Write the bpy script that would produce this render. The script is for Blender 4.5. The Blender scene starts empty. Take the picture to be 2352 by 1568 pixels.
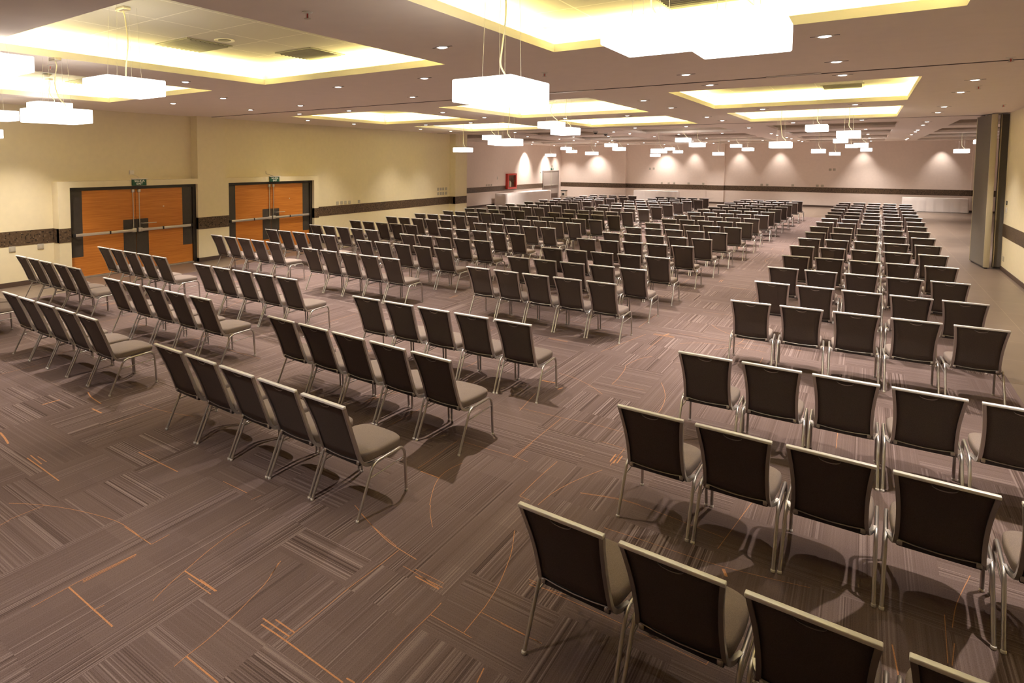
# A hotel conference hall set with rows of banquet chairs.
PEND_E = 1.9
COVE_W = 3.9
SPOT_W = 300.0
FARK = 2.1
WASH_W = 90.0
EXPOSURE = 0.92
DATA = {'CAM': {'f': 1427.9172412695718, 'cx': 895.8942557452422, 'cy': 463.9552733173992, 'H': 2.65, 'r': [0.7936645511890467, 0.6083555349114149, 0.0003511816272994555], 'u': [-0.038721651285544535, 0.049940405775382585, 0.9980012973902943], 'fw': [-0.6071220749631904, 0.7920918501118644, -0.06319246061638861]}, 'ROWS': {'A': [[-1.361, 2.855, -0.045, 0.516], [-1.37, 4.493, -0.023, 0.518], [-1.33, 6.139, 0.009, 0.516], [-1.323, 8.88, 0.042, 0.534], [-1.263, 10.533, -0.008, 0.521], [-1.275, 12.148, -0.003, 0.521], [-1.228, 13.851, 0.009, 0.516], [-1.251, 15.587, -0.014, 0.522], [-1.229, 17.291, -0.007, 0.523], [-1.198, 18.927, 0.004, 0.519], [-1.207, 20.646, -0.0, 0.523], [-1.154, 22.308, -0.014, 0.52], [-1.106, 23.923, 0.014, 0.522], [-1.088, 25.713, 0.022, 0.523], [-1.077, 27.286, 0.003, 0.518], [-1.056, 29.077, 0.016, 0.524], [-1.021, 30.691, 0.003, 0.518], [-1.008, 32.291, 0.002, 0.517], [-0.956, 34.028, -0.008, 0.519]], 'B': [[-5.414, 3.312, -0.026, 0.516], [-5.386, 4.717, -0.045, 0.521], [-5.32, 6.117, 0.023, 0.516], [-5.322, 9.056, -0.012, 0.517], [-5.301, 10.517, 0.001, 0.516], [-5.312, 12.088, 0.003, 0.516], [-5.307, 14.062, -0.006, 0.516], [-5.268, 15.689, -0.018, 0.521], [-5.206, 17.344, -0.01, 0.516], [-5.126, 18.982, -0.011, 0.517], [-5.08, 20.64, 0.014, 0.517], [-5.113, 22.346, 0.004, 0.517], [-5.061, 24.079, -0.003, 0.52], [-5.06, 25.754, 0.006, 0.52], [-4.99, 27.354, 0.01, 0.516], [-4.954, 28.998, 0.009, 0.518], [-4.933, 30.56, 0.018, 0.52], [-4.84, 32.272, 0.014, 0.516], [-4.767, 33.762, 0.021, 0.516]], 'C': [[-9.275, 3.417, 0.003, 0.519], [-9.198, 4.798, 0.008, 0.539], [-9.226, 6.425, 0.01, 0.516], [-9.181, 8.989, -0.005, 0.516], [-9.173, 10.702, -0.019, 0.533], [-9.107, 12.26, 0.001, 0.516], [-9.122, 14.011, -0.003, 0.523], [-9.074, 15.825, 0.002, 0.516], [-9.046, 17.569, -0.017, 0.522], [-8.869, 18.903, 0.013, 0.516], [-8.932, 20.825, -0.006, 0.519], [-9.004, 22.49, -0.004, 0.522], [-8.929, 24.33, 0.012, 0.516], [-8.862, 25.864, 0.013, 0.516], [-8.834, 27.462, -0.009, 0.52], [-8.857, 29.298, -0.013, 0.523], [-8.766, 30.641, 0.02, 0.516], [-8.605, 32.203, 0.015, 0.516], [-8.649, 33.853, -0.005, 0.517]], 'D': [[-12.773, 3.377, 0.0, 0.516], [-12.743, 4.958, -0.006, 0.516], [-12.692, 6.512, -0.007, 0.516], [-12.634, 9.303, -0.045, 0.524], [-12.568, 10.964, -0.008, 0.516], [-12.501, 12.551, -0.025, 0.518], [-12.496, 14.244, -0.012, 0.522], [-12.452, 15.992, 0.001, 0.516], [-12.431, 17.604, 0.01, 0.516], [-12.292, 19.191, -0.003, 0.516], [-12.324, 20.807, -0.002, 0.516], [-12.387, 22.684, -0.008, 0.517], [-12.327, 24.246, -0.014, 0.521], [-12.31, 26.04, -0.007, 0.518], [-12.329, 27.699, 0.003, 0.517], [-12.319, 29.279, -0.018, 0.523], [-12.23, 30.668, 0.003, 0.519], [-12.126, 32.344, -0.019, 0.525], [-12.127, 33.923, -0.007, 0.519]]}, 'LAMPS': {'M': [-2.145, 4.142, 3.081], 'R1': [-1.202, 4.476, 3.427], 'R2': [-0.608, 4.024, 3.296], 'L2': [-5.977, 3.399, 3.324], 'L0': [-7.087, 2.604, 3.575], 'L3': [-7.64, 3.482, 3.118], 'L3b': [-12.104, 5.397, 3.596], 'L3d': [-13.289, 4.641, 3.109], 'L3c': [-11.651, 4.274, 3.354], 'C1': [-11.692, 19.613, 3.033], 'C2a': [-11.056, 20.601, 3.497], 'C2b': [-10.121, 19.322, 3.26], 'C2c': [-6.945, 13.804, 3.064], 'N2': [-6.306, 14.861, 3.507], 'N': [-5.533, 13.845, 3.288], 'U1': [-1.822, 19.192, 3.036], 'U2': [-1.069, 19.496, 3.458], 'U3': [-0.391, 18.783, 3.254], 'V1': [-0.875, 30.352, 3.433], 'V2': [-0.629, 36.551, 3.356], 'V3': [-0.233, 30.965, 3.266], 'V4': [-0.078, 39.72, 3.231], 'V5': [-1.628, 31.269, 3.052], 'V6': [-1.371, 39.873, 3.038], 'V7': [3.174, 36.086, 3.076], 'V8': [3.763, 35.827, 3.459], 'W1': [-5.912, 27.091, 3.482], 'W2': [-5.214, 26.194, 3.258], 'W3': [-6.584, 26.116, 3.033], 'W4': [-9.894, 41.83, 3.438], 'W5': [-9.473, 42.056, 3.254], 'W6': [-10.701, 41.603, 3.038], 'W7': [-6.362, 37.204, 3.046], 'W8': [-5.495, 36.966, 3.454], 'W9': [-4.865, 36.363, 3.255], 'Q1': [-15.771, 37.098, 3.046], 'Q2': [-14.943, 37.544, 3.455], 'Q3': [-14.364, 36.967, 3.257], 'Q4': [-11.315, 31.879, 3.053], 'Q5': [-10.404, 32.069, 3.459], 'Q6': [-9.879, 31.717, 3.256]}, 'DL': [[-8.288, 5.693], [-9.803, 7.556], [-11.489, 7.585], [-11.435, 9.585], [-9.74, 9.533], [-11.396, 11.118], [-6.862, 7.571], [-12.951, 12.965], [-3.642, 5.666], [-5.164, 7.559], [-6.792, 9.552], [-9.771, 11.154], [-8.29, 12.933], [-8.307, 15.05], [-12.996, 15.069], [-11.433, 16.823], [-9.739, 16.781], [-13.044, 18.855], [-12.946, 20.782], [-6.69, 16.692], [-5.025, 16.736], [-3.528, 14.92], [-3.557, 12.861], [-2.057, 9.462], [-11.322, 23.051], [-12.763, 27.313], [-6.553, 22.765], [-4.912, 22.853], [-8.079, 25.189], [-0.377, 7.429], [-0.348, 9.371], [-0.326, 10.841], [-2.024, 10.945], [1.216, 12.644], [1.235, 14.666], [1.284, 18.253], [1.315, 20.229], [-0.256, 16.431], [-1.95, 16.544], [-3.47, 18.518], [-3.401, 20.323], [-3.355, 25.082], [-1.857, 22.677], [-0.176, 22.423], [1.361, 24.609], [1.38, 26.614], [1.436, 30.445], [1.449, 32.082], [1.467, 35.319], [2.966, 38.327], [3.04, 43.582], [-0.097, 28.536], [-0.034, 33.671], [-3.26, 30.588], [-3.228, 32.419], [-3.148, 35.625], [-11.109, 28.806], [-12.706, 30.993], [-12.716, 33.005], [-17.797, 42.459], [-17.688, 44.275], [-15.83, 34.586], [-17.942, 39.05], [-8.028, 27.138], [-9.524, 28.973], [-11.058, 34.25], [-12.459, 38.105], [-12.542, 36.287], [-13.956, 40.003], [-15.644, 45.503], [-6.486, 28.854], [-7.969, 30.741], [-10.986, 40.034], [-12.525, 42.008], [-10.937, 45.298], [-7.875, 38.333], [-4.816, 28.837], [-6.402, 34.241], [-7.763, 41.524], [-7.733, 43.541], [-6.266, 39.629], [-4.591, 39.436], [-3.119, 37.621], [-3.062, 41.001], [-3.019, 42.783], [0.028, 38.942], [0.103, 44.06], [1.548, 40.497], [1.562, 42.472]], 'LINES': [[0.03, [-6.671, 2.397], [-6.514, 2.377], [-6.341, 2.345]], [0.007, [-5.208, 1.913], [-5.083, 1.999], [-4.943, 2.079], [-4.741, 2.169], [-4.519, 2.245], [-4.309, 2.296], [-4.126, 2.304], [-3.936, 2.295]], [0.011, [-4.199, 2.295], [-3.997, 2.296], [-3.854, 2.296]], [0.007, [-4.966, 1.828], [-4.96, 2.069]], [0.007, [-4.939, 1.75], [-4.958, 1.825]], [0.017, [-5.892, 2.327], [-5.55, 2.321], [-5.253, 2.312]], [0.017, [-5.925, 2.369], [-5.67, 2.355]], [0.011, [-5.85, 2.399], [-5.677, 2.4]], [0.017, [-5.196, 2.997], [-4.602, 3.005]], [0.007, [-5.196, 2.997], [-5.141, 3.108]], [0.011, [-4.158, 3.141], [-3.855, 3.143]], [0.007, [-3.753, 3.096], [-3.74, 3.189]], [0.022, [-7.064, 3.463], [-6.881, 3.409], [-6.718, 3.389], [-6.6, 3.378]], [0.03, [-7.081, 2.969], [-7.075, 3.155]], [0.03, [-6.54, 3.248], [-6.343, 3.249]], [0.007, [-5.994, 3.147], [-5.983, 3.668]], [0.007, [-6.27, 3.631], [-5.993, 3.661], [-5.741, 3.712], [-5.498, 3.789]], [0.007, [-3.851, 2.298], [-3.855, 2.44]], [0.007, [-3.86, 1.517], [-3.863, 1.737]], [0.007, [-3.863, 1.737], [-3.864, 1.827], [-3.836, 2.175]], [0.011, [-3.848, 1.818], [-3.832, 2.172]], [0.007, [-3.836, 1.813], [-3.82, 2.165]], [0.017, [-3.863, 1.737], [-3.327, 1.731]], [0.007, [-3.54, 1.737], [-3.532, 1.791]], [0.007, [-3.335, 1.989], [-3.388, 2.136], [-3.422, 2.271], [-3.483, 2.519], [-3.518, 2.771], [-3.514, 2.887]], [0.017, [-3.422, 2.271], [-3.103, 2.273]], [0.011, [-3.341, 2.242], [-3.104, 2.239]], [0.011, [-3.272, 2.282], [-3.099, 2.279]], [0.007, [-2.999, 2.698], [-2.919, 2.524], [-2.874, 2.343], [-2.84, 2.184], [-2.813, 2.0], [-2.806, 1.859], [-2.797, 1.781]], [0.017, [-2.804, 1.86], [-2.529, 1.857]], [0.007, [-2.947, 2.584], [-3.003, 2.721]], [0.017, [-2.666, 2.261], [-2.469, 2.261], [-2.023, 2.246]], [0.017, [-2.694, 2.298], [-2.467, 2.295]], [0.017, [-2.629, 2.336], [-2.468, 2.333]], [0.007, [-2.469, 2.261], [-2.467, 2.35], [-2.465, 2.602], [-2.467, 2.797], [-2.454, 3.066], [-2.448, 3.292]], [0.011, [-3.053, 3.535], [-2.874, 3.449], [-2.669, 3.362], [-2.541, 3.32], [-2.435, 3.302], [-2.294, 3.284]], [0.007, [-2.96, 3.482], [-2.786, 3.411], [-2.623, 3.358], [-2.488, 3.319]], [0.007, [-2.322, 3.175], [-2.182, 3.164], [-2.021, 3.14]], [0.007, [-2.243, 3.198], [-2.021, 3.195]], [0.017, [-2.202, 3.141], [-2.015, 3.131]], [0.011, [-2.188, 3.159], [-2.006, 3.158]], [0.017, [-2.028, 2.278], [-1.975, 2.282]], [0.007, [-1.92, 3.983], [-1.832, 3.764], [-1.781, 3.583], [-1.738, 3.384], [-1.715, 3.19], [-1.712, 3.112], [-1.708, 2.916]], [0.007, [-1.706, 3.116], [-1.403, 3.111]], [0.007, [-1.374, 3.111], [-1.336, 3.108]], [0.007, [-1.938, 3.038], [-1.937, 2.921], [-1.946, 2.662], [-1.944, 2.447], [-1.946, 2.305]], [0.007, [-1.934, 2.917], [-1.655, 2.909]], [0.011, [-1.481, 2.662], [-1.497, 2.766]], [0.007, [-2.586, 3.893], [-2.535, 3.808], [-2.414, 3.659]], [0.007, [-1.611, 3.559], [-1.537, 3.559]], [0.007, [-1.59, 3.514], [-1.519, 3.518]], [0.007, [-2.593, 3.888], [-2.682, 4.062], [-2.737, 4.195], [-2.771, 4.331], [-2.77, 4.49], [-2.739, 4.626]], [0.017, [-2.95, 4.285], [-2.756, 4.284]], [0.007, [-2.999, 4.313], [-2.996, 4.481], [-3.006, 4.991]], [0.007, [-2.975, 5.0], [-2.783, 5.001], [-2.438, 5.016], [-2.289, 4.998]], [0.007, [-2.433, 5.006], [-2.428, 5.572], [-2.424, 6.074]], [0.007, [-2.415, 4.993], [-2.421, 5.366]], [0.007, [-2.897, 6.08], [-2.454, 6.104], [-2.129, 6.144], [-1.808, 6.143]], [0.007, [-2.858, 6.014], [-2.932, 6.586]], [0.04, [-3.051, 7.026], [-2.882, 7.045]], [0.03, [-2.778, 6.86], [-2.752, 6.948]], [0.007, [-2.987, 7.404], [-2.782, 7.357], [-2.541, 7.227], [-2.314, 7.027]], [0.007, [-2.241, 8.842], [-2.343, 8.629], [-2.408, 8.257], [-2.37, 8.037], [-2.334, 7.651], [-2.331, 7.411]], [0.007, [-2.333, 7.419], [-1.977, 7.452]], [0.007, [-1.875, 7.832], [-1.772, 7.565], [-1.7, 7.278], [-1.665, 6.987], [-1.666, 6.855]], [0.017, [-1.714, 5.453], [-1.718, 5.622]], [0.017, [-1.68, 5.44], [-1.691, 5.629]], [0.017, [-1.657, 5.458], [-1.66, 5.626]], [0.007, [-1.907, 5.805], [-1.688, 5.784], [-1.69, 5.381]], [0.007, [-2.086, 5.167], [-2.097, 4.848], [-2.098, 4.436]], [0.007, [-2.098, 4.436], [-2.003, 4.426]], [0.007, [-1.718, 5.26], [-1.806, 5.024], [-1.861, 4.845], [-1.908, 4.635], [-1.928, 4.404]], [0.007, [-1.734, 4.779], [-1.544, 4.851], [-1.424, 4.882], [-1.299, 4.887]], [0.007, [-2.624, 9.93], [-2.766, 9.186], [-2.871, 8.631]], [0.007, [-2.371, 9.892], [-2.385, 9.103]], [0.03, [-2.383, 10.037], [-2.345, 10.183]], [0.007, [-1.6, 3.545], [-1.447, 3.533], [-1.001, 3.526], [-0.574, 3.503]], [0.007, [-1.544, 3.522], [-1.373, 3.565], [-1.245, 3.791]], [0.011, [-1.452, 3.58], [-1.268, 3.774]], [0.007, [-1.576, 3.106], [-1.325, 3.109]], [0.007, [-1.419, 4.413], [-1.18, 4.427], [-0.676, 4.447], [-0.183, 4.554]], [0.03, [-0.647, 4.427], [-0.616, 4.354]], [0.007, [-1.726, 4.774], [-1.407, 4.873], [-1.076, 4.856], [-0.917, 4.833], [-0.703, 4.81]], [0.007, [-0.614, 5.462], [-0.716, 4.64]], [0.007, [0.627, 5.321], [0.53, 4.927], [0.487, 4.645]], [0.007, [0.462, 4.759], [0.441, 4.291]], [0.007, [0.484, 4.498], [0.458, 4.286]], [0.011, [0.211, 4.278], [0.231, 4.013]], [0.007, [0.285, 4.028], [0.329, 4.215]], [0.007, [-0.574, 3.503], [-0.549, 3.666]]]}
import bpy, bmesh, math, random
from mathutils import Vector, Matrix
random.seed(7)
SC = bpy.context.scene
COL = SC.collection
PI = math.pi

# ------------------------------------------------------------------ helpers
def link(o, parent=None):
    COL.objects.link(o)
    if parent is not None:
        o.parent = parent
    return o

def tag(o, label=None, cat=None, group=None, kind=None):
    if label: o['label'] = label
    if cat: o['category'] = cat
    if group: o['group'] = group
    if kind: o['kind'] = kind
    return o

def empty(name, loc=(0, 0, 0), rz=0.0, parent=None):
    o = bpy.data.objects.new(name, None)
    o.empty_display_size = 0.1
    o.location = loc
    o.rotation_euler = (0, 0, rz)
    return link(o, parent)

class MB:
    """collects shapes into one mesh"""
    def __init__(self):
        self.v = []; self.f = []; self.m = []; self.s = []
    def add(self, vs, fs, mat=0, smooth=False):
        b = len(self.v)
        self.v += [tuple(p) for p in vs]
        for f in fs:
            self.f.append([b + i for i in f]); self.m.append(mat); self.s.append(smooth)
        return self
    def box(self, x0, x1, y0, y1, z0, z1, mat=0):
        vs = [(x, y, z) for z in (z0, z1) for y in (y0, y1) for x in (x0, x1)]
        fs = [(0, 2, 3, 1), (4, 5, 7, 6), (0, 1, 5, 4), (2, 6, 7, 3), (0, 4, 6, 2), (1, 3, 7, 5)]
        return self.add(vs, fs, mat)
    def rbox(self, x0, x1, y0, y1, z0, z1, r=0.01, seg=2, mat=0):
        bm = bmesh.new()
        bmesh.ops.create_cube(bm, size=1.0)
        for v in bm.verts:
            v.co = Vector(((x0 + x1) / 2 + v.co.x * (x1 - x0), (y0 + y1) / 2 + v.co.y * (y1 - y0), (z0 + z1) / 2 + v.co.z * (z1 - z0)))
        bmesh.ops.bevel(bm, geom=bm.edges[:], offset=r, segments=seg, affect='EDGES', profile=0.5)
        bm.verts.index_update()
        self.add([v.co[:] for v in bm.verts], [[v.index for v in f.verts] for f in bm.faces], mat, True)
        bm.free()
        return self
    def tube(self, pts, r, n=8, mat=0, caps=True, ref=None, rect=None):
        """round tube, or a rectangular bar when rect=(w,d): w along ref"""
        P = [Vector(p) for p in pts]
        rings = []
        ref0 = Vector(ref) if ref else None
        prev = None
        for i, p in enumerate(P):
            t = (P[min(i + 1, len(P) - 1)] - P[max(i - 1, 0)]).normalized()
            if ref0 is not None:
                a = (ref0 - t * ref0.dot(t)).normalized()
            else:
                if prev is None:
                    h = Vector((0, 0, 1)) if abs(t.z) < 0.9 else Vector((1, 0, 0))
                    a = (h - t * h.dot(t)).normalized()
                else:
                    a = (prev - t * prev.dot(t)).normalized()
                prev = a
            b = t.cross(a)
            rr = r[i] if isinstance(r, (list, tuple)) else r
            if rect:
                w, d = rect[0] / 2, rect[1] / 2
                rings.append([p + a * w + b * d, p - a * w + b * d, p - a * w - b * d, p + a * w - b * d])
            else:
                rings.append([p + a * (rr * math.cos(2 * PI * k / n)) + b * (rr * math.sin(2 * PI * k / n)) for k in range(n)])
        m = len(rings[0])
        vs = [q for ring in rings for q in ring]
        fs = []
        for i in range(len(rings) - 1):
            for k in range(m):
                k2 = (k + 1) % m
                fs.append((i * m + k, i * m + k2, (i + 1) * m + k2, (i + 1) * m + k))
        self.add(vs, fs, mat, not rect)
        if caps:
            b0 = len(vs) - m
            self.add(rings[0], [tuple(range(m - 1, -1, -1))], mat)
            self.add(rings[-1], [tuple(range(m))], mat)
        return self
    def lathe(self, prof, n=16, c=(0, 0, 0), mat=0, smooth=True):
        vs = []; fs = []
        for (r, z) in prof:
            for k in range(n):
                a = 2 * PI * k / n
                vs.append((c[0] + r * math.cos(a), c[1] + r * math.sin(a), c[2] + z))
        for i in range(len(prof) - 1):
            for k in range(n):
                k2 = (k + 1) % n
                fs.append((i * n + k, i * n + k2, (i + 1) * n + k2, (i + 1) * n + k))
        fs.append(tuple(range(n - 1, -1, -1)))
        fs.append(tuple(range((len(prof) - 1) * n, len(prof) * n)))
        return self.add(vs, fs, mat, smooth)
    def mesh(self, name, mats):
        me = bpy.data.meshes.new(name)
        me.from_pydata(self.v, [], self.f)
        for m in (mats if isinstance(mats, (list, tuple)) else [mats]):
            me.materials.append(m)
        me.polygons.foreach_set('material_index', self.m)
        me.polygons.foreach_set('use_smooth', self.s)
        me.update()
        bm = bmesh.new(); bm.from_mesh(me)
        bmesh.ops.recalc_face_normals(bm, faces=bm.faces[:])
        bm.to_mesh(me); bm.free()
        return me
    def build(self, name, mats, parent=None, loc=None):
        o = bpy.data.objects.new(name, self.mesh(name, mats))
        if loc: o.location = loc
        return link(o, parent)

def round_path(pts, r, n=5):
    """polyline with its corners rounded"""
    P = [Vector(p) for p in pts]
    out = [P[0]]
    for i in range(1, len(P) - 1):
        a, b, c = P[i - 1], P[i], P[i + 1]
        d1 = (a - b); d2 = (c - b)
        k = min(r, d1.length * .49, d2.length * .49)
        p0 = b + d1.normalized() * k; p1 = b + d2.normalized() * k
        for j in range(n + 1):
            t = j / n
            out.append((p0 * (1 - t) + b * t) * (1 - t) + (b * (1 - t) + p1 * t) * t)
    out.append(P[-1])
    return out

# ------------------------------------------------------------------ materials
class NT:
    def __init__(self, mat):
        self.t = mat.node_tree; self.n = self.t.nodes; self.l = self.t.links
    def new(self, kind, **kw):
        x = self.n.new(kind)
        for a, b in kw.items():
            setattr(x, a, b)
        return x
    def put(self, sock, v):
        if hasattr(v, 'is_linked') or isinstance(v, bpy.types.NodeSocket):
            self.l.new(v, sock)
        else:
            sock.default_value = v
    def math(self, op, a, b=0.0, c=0.0):
        x = self.new('ShaderNodeMath', operation=op)
        self.put(x.inputs[0], a); self.put(x.inputs[1], b)
        if len(x.inputs) > 2: self.put(x.inputs[2], c)
        return x.outputs[0]
    def mix(self, f, a, b):
        x = self.new('ShaderNodeMix', data_type='RGBA')
        self.put(x.inputs[0], f)
        self.put(x.inputs[6], a if not isinstance(a, tuple) else (*a, 1)[:4])
        self.put(x.inputs[7], b if not isinstance(b, tuple) else (*b, 1)[:4])
        return x.outputs[2]
    def comb(self, x, y, z=0.0):
        c = self.new('ShaderNodeCombineXYZ')
        self.put(c.inputs[0], x); self.put(c.inputs[1], y); self.put(c.inputs[2], z)
        return c.outputs[0]
    def ramp(self, f, a, b):
        m = self.new('ShaderNodeMapRange')
        self.put(m.inputs[0], f); m.inputs[1].default_value = a; m.inputs[2].default_value = b
        m.clamp = True
        return m.outputs[0]

def mat(name, col, rough=0.6, metal=0.0, emit=None, estr=0.0, var=0.0, vscale=30.0, bump=0.0, spec=None):
    m = bpy.data.materials.new(name); m.use_nodes = True
    t = NT(m); b = t.n['Principled BSDF']
    b.inputs['Base Color'].default_value = (*col, 1)
    b.inputs['Roughness'].default_value = rough
    b.inputs['Metallic'].default_value = metal
    if spec is not None: b.inputs['Specular IOR Level'].default_value = spec
    if emit:
        b.inputs['Emission Color'].default_value = (*emit, 1)
        b.inputs['Emission Strength'].default_value = estr
    if var or bump:
        tc = t.new('ShaderNodeTexCoord')
        nz = t.new('ShaderNodeTexNoise'); nz.inputs['Scale'].default_value = vscale; nz.inputs['Detail'].default_value = 3
        t.l.new(tc.outputs['Object'], nz.inputs['Vector'])
        if var:
            lo = tuple(c * (1 - var) for c in col); hi = tuple(min(1, c * (1 + var)) for c in col)
            t.l.new(t.mix(t.ramp(nz.outputs[0], .3, .7), lo, hi), b.inputs['Base Color'])
        if bump:
            bp = t.new('ShaderNodeBump'); bp.inputs['Strength'].default_value = bump; bp.inputs['Distance'].default_value = 0.002
            t.l.new(nz.outputs[0], bp.inputs['Height']); t.l.new(bp.outputs[0], b.inputs['Normal'])
    return m

WALL = mat('yellow_lit_wall_paint', (.78, .69, .48), .75, var=.02, vscale=8)  # wall paint with the yellow cast of the light put into its colour
WALLFAR = mat('pink_lit_wall_paint', (.80, .69, .62), .75, var=.02, vscale=8)  # same paint, the far section's pinker light put into its colour
CEIL = mat('taupe_ceiling_paint', (.84, .75, .69), .9, var=.015, vscale=5)
LIPM = mat('white_recess_paint', (.84, .80, .70), .8)
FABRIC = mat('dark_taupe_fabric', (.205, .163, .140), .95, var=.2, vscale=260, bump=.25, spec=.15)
BACKF = mat('shaded_back_fabric', (.100, .080, .072), .75, var=.22, vscale=260, bump=.2, spec=.3)  # seat fabric made darker, shade of the turned-away backs put into the colour
ALU = mat('satin_aluminium', (.50, .47, .45), .38, .92)
ALUB = mat('bright_aluminium', (.82, .81, .81), .45, .30)
PLAST = mat('dark_plastic', (.03, .026, .024), .35)
GLIDE = mat('pale_plastic', (.62, .58, .52), .5)
DARKW = mat('dark_door_laminate', (.052, .042, .033), .5, var=.1, vscale=12)
FRAME = mat('dark_door_frame', (.026, .018, .013), .45)
STEEL = mat('brushed_steel', (.66, .62, .56), .35, .85)
WHITE = mat('white_plastic', (.78, .75, .70), .5)
FACE = mat('plate_face', (.47, .43, .36), .5)
PLATE = mat('grey_cover_plate', (.42, .38, .31), .5)
BLACK = mat('black_plastic', (.015, .015, .015), .4)
GREEN = mat('green_sign_face', (.008, .085, .045), .45)
LETTER = mat('white_sign_lettering', (.85, .88, .85), .5)
RED = mat('red_enamel', (.52, .035, .022), .4)
GLASS = mat('cabinet_glass', (.30, .22, .17), .12)
GREYD = mat('grey_door_paint', (.33, .28, .25), .5)
CLOTH = mat('white_tablecloth', (.78, .72, .69), .85, var=.02, vscale=3)
PANELF = mat('grey_panel_fabric', (.150, .130, .108), .9, var=.10, vscale=90)
PANELE = mat('beige_panel_edge', (.52, .46, .33), .5)
KICK = mat('dark_skirting', (.085, .052, .038), .55)
TRACK = mat('ceiling_track_shadow_gap', (.06, .04, .03), .7)
VENTM = mat('vent_enamel', (.26, .245, .19), .6)
CORD = mat('cream_cord', (.80, .74, .52), .5)
WIRE = mat('steel_wire', (.62, .60, .57), .4, .6)
ORANGE = mat('orange_carpet_yarn', (.42, .195, .088), .95, var=.25, vscale=120)
PENDM = mat('lamp_diffuser', (.9, .9, .88), .6, emit=(1.0, .95, .91), estr=PEND_E)
LENS = mat('downlight_lens', (.9, .9, .88), .4, emit=(1.0, .90, .80), estr=12.0)
TUBE = mat('cove_light_strip', (.9, .85, .6), .5, emit=(1.0, .80, .28), estr=4.0)

def carpet_mat():
    m = bpy.data.materials.new('striped_carpet'); m.use_nodes = True
    t = NT(m); b = t.n['Principled BSDF']
    tc = t.new('ShaderNodeTexCoord')
    sp = t.new('ShaderNodeSeparateXYZ'); t.l.new(tc.outputs['Object'], sp.inputs[0])
    x, y = sp.outputs[0], sp.outputs[1]
    def cells(sx, sy, seed, ox=0.0, oy=0.0):
        cxx = t.math('FLOOR', t.math('MULTIPLY', t.math('ADD', x, ox), 1 / sx)); cyy = t.math('FLOOR', t.math('MULTIPLY', t.math('ADD', y, oy), 1 / sy))
        w = t.new('ShaderNodeTexWhiteNoise', noise_dimensions='3D')
        t.l.new(t.comb(cxx, cyy, seed), w.inputs['Vector'])
        s = t.new('ShaderNodeSeparateColor'); t.l.new(w.outputs['Color'], s.inputs[0])
        return w.outputs['Value'], s.outputs[0], s.outputs[1], s.outputs[2]
    def streaks(u, v, off, fu, fv):
        nz = t.new('ShaderNodeTexNoise', noise_dimensions='3D')
        nz.inputs['Scale'].default_value = 1.0; nz.inputs['Detail'].default_value = 1.5; nz.inputs['Roughness'].default_value = .6
        t.l.new(t.comb(t.math('MULTIPLY', u, fu), t.math('MULTIPLY', v, fv), t.math('MULTIPLY', off, 57.0)), nz.inputs['Vector'])
        return nz.outputs[0]
    a0, a1, a2, a3 = cells(.60, .60, 1.0, .13, .21)
    d0, d1, d2, d3 = cells(.60, 1.80, 5.0, .13, .50)
    c0, c1, c2, c3 = cells(.30, .30, 9.0, .13, .21)
    lng = t.math('GREATER_THAN', d0, .70)                      # long runs follow the room's depth
    dirn = t.math('MAXIMUM', lng, t.math('GREATER_THAN', a0, .55))
    idm = t.math('ADD', t.math('MULTIPLY', lng, d1), t.math('MULTIPLY', t.math('SUBTRACT', 1.0, lng), a1))
    sx = streaks(x, y, idm, .06, 92.0)
    sy = streaks(y, x, idm, .06, 92.0)
    st = t.math('ADD', t.math('MULTIPLY', dirn, sy), t.math('MULTIPLY', t.math('SUBTRACT', 1.0, dirn), sx))
    bx = streaks(x, y, idm, .05, 8.0)
    by = streaks(y, x, idm, .05, 8.0)
    bd = t.math('ADD', t.math('MULTIPLY', dirn, by), t.math('MULTIPLY', t.math('SUBTRACT', 1.0, dirn), bx))
    band = t.ramp(bd, .46, .56)
    amp = t.math('MULTIPLY', t.math('ADD', .16, t.math('MULTIPLY', band, .84)), t.math('ADD', .35, t.math('MULTIPLY', t.math('POWER', a2, .7), .80)))
    hi = t.math('MULTIPLY', t.ramp(st, .52, .62), amp)
    lo = t.math('MULTIPLY', t.ramp(st, .48, .37), amp)
    base = t.mix(c2, (.128, .089, .079), (.146, .103, .091))
    c = t.mix(t.math('MULTIPLY', hi, .8), base, (.265, .203, .189))
    c = t.mix(t.math('MULTIPLY', lo, .75), c, (.052, .033, .027))
    fz = t.new('ShaderNodeTexNoise'); fz.inputs['Scale'].default_value = 170; fz.inputs['Detail'].default_value = 2
    t.l.new(tc.outputs['Object'], fz.inputs['Vector'])
    c = t.mix(t.math('MULTIPLY', t.ramp(fz.outputs[0], .55, .75), .35), c, (.23, .165, .145))
    c = t.mix(t.math('MULTIPLY', t.ramp(fz.outputs[0], .45, .28), .55), c, (.055, .033, .027))
    t.l.new(c, b.inputs['Base Color'])
    b.inputs['Roughness'].default_value = .95
    b.inputs['Specular IOR Level'].default_value = .1
    return m

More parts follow.
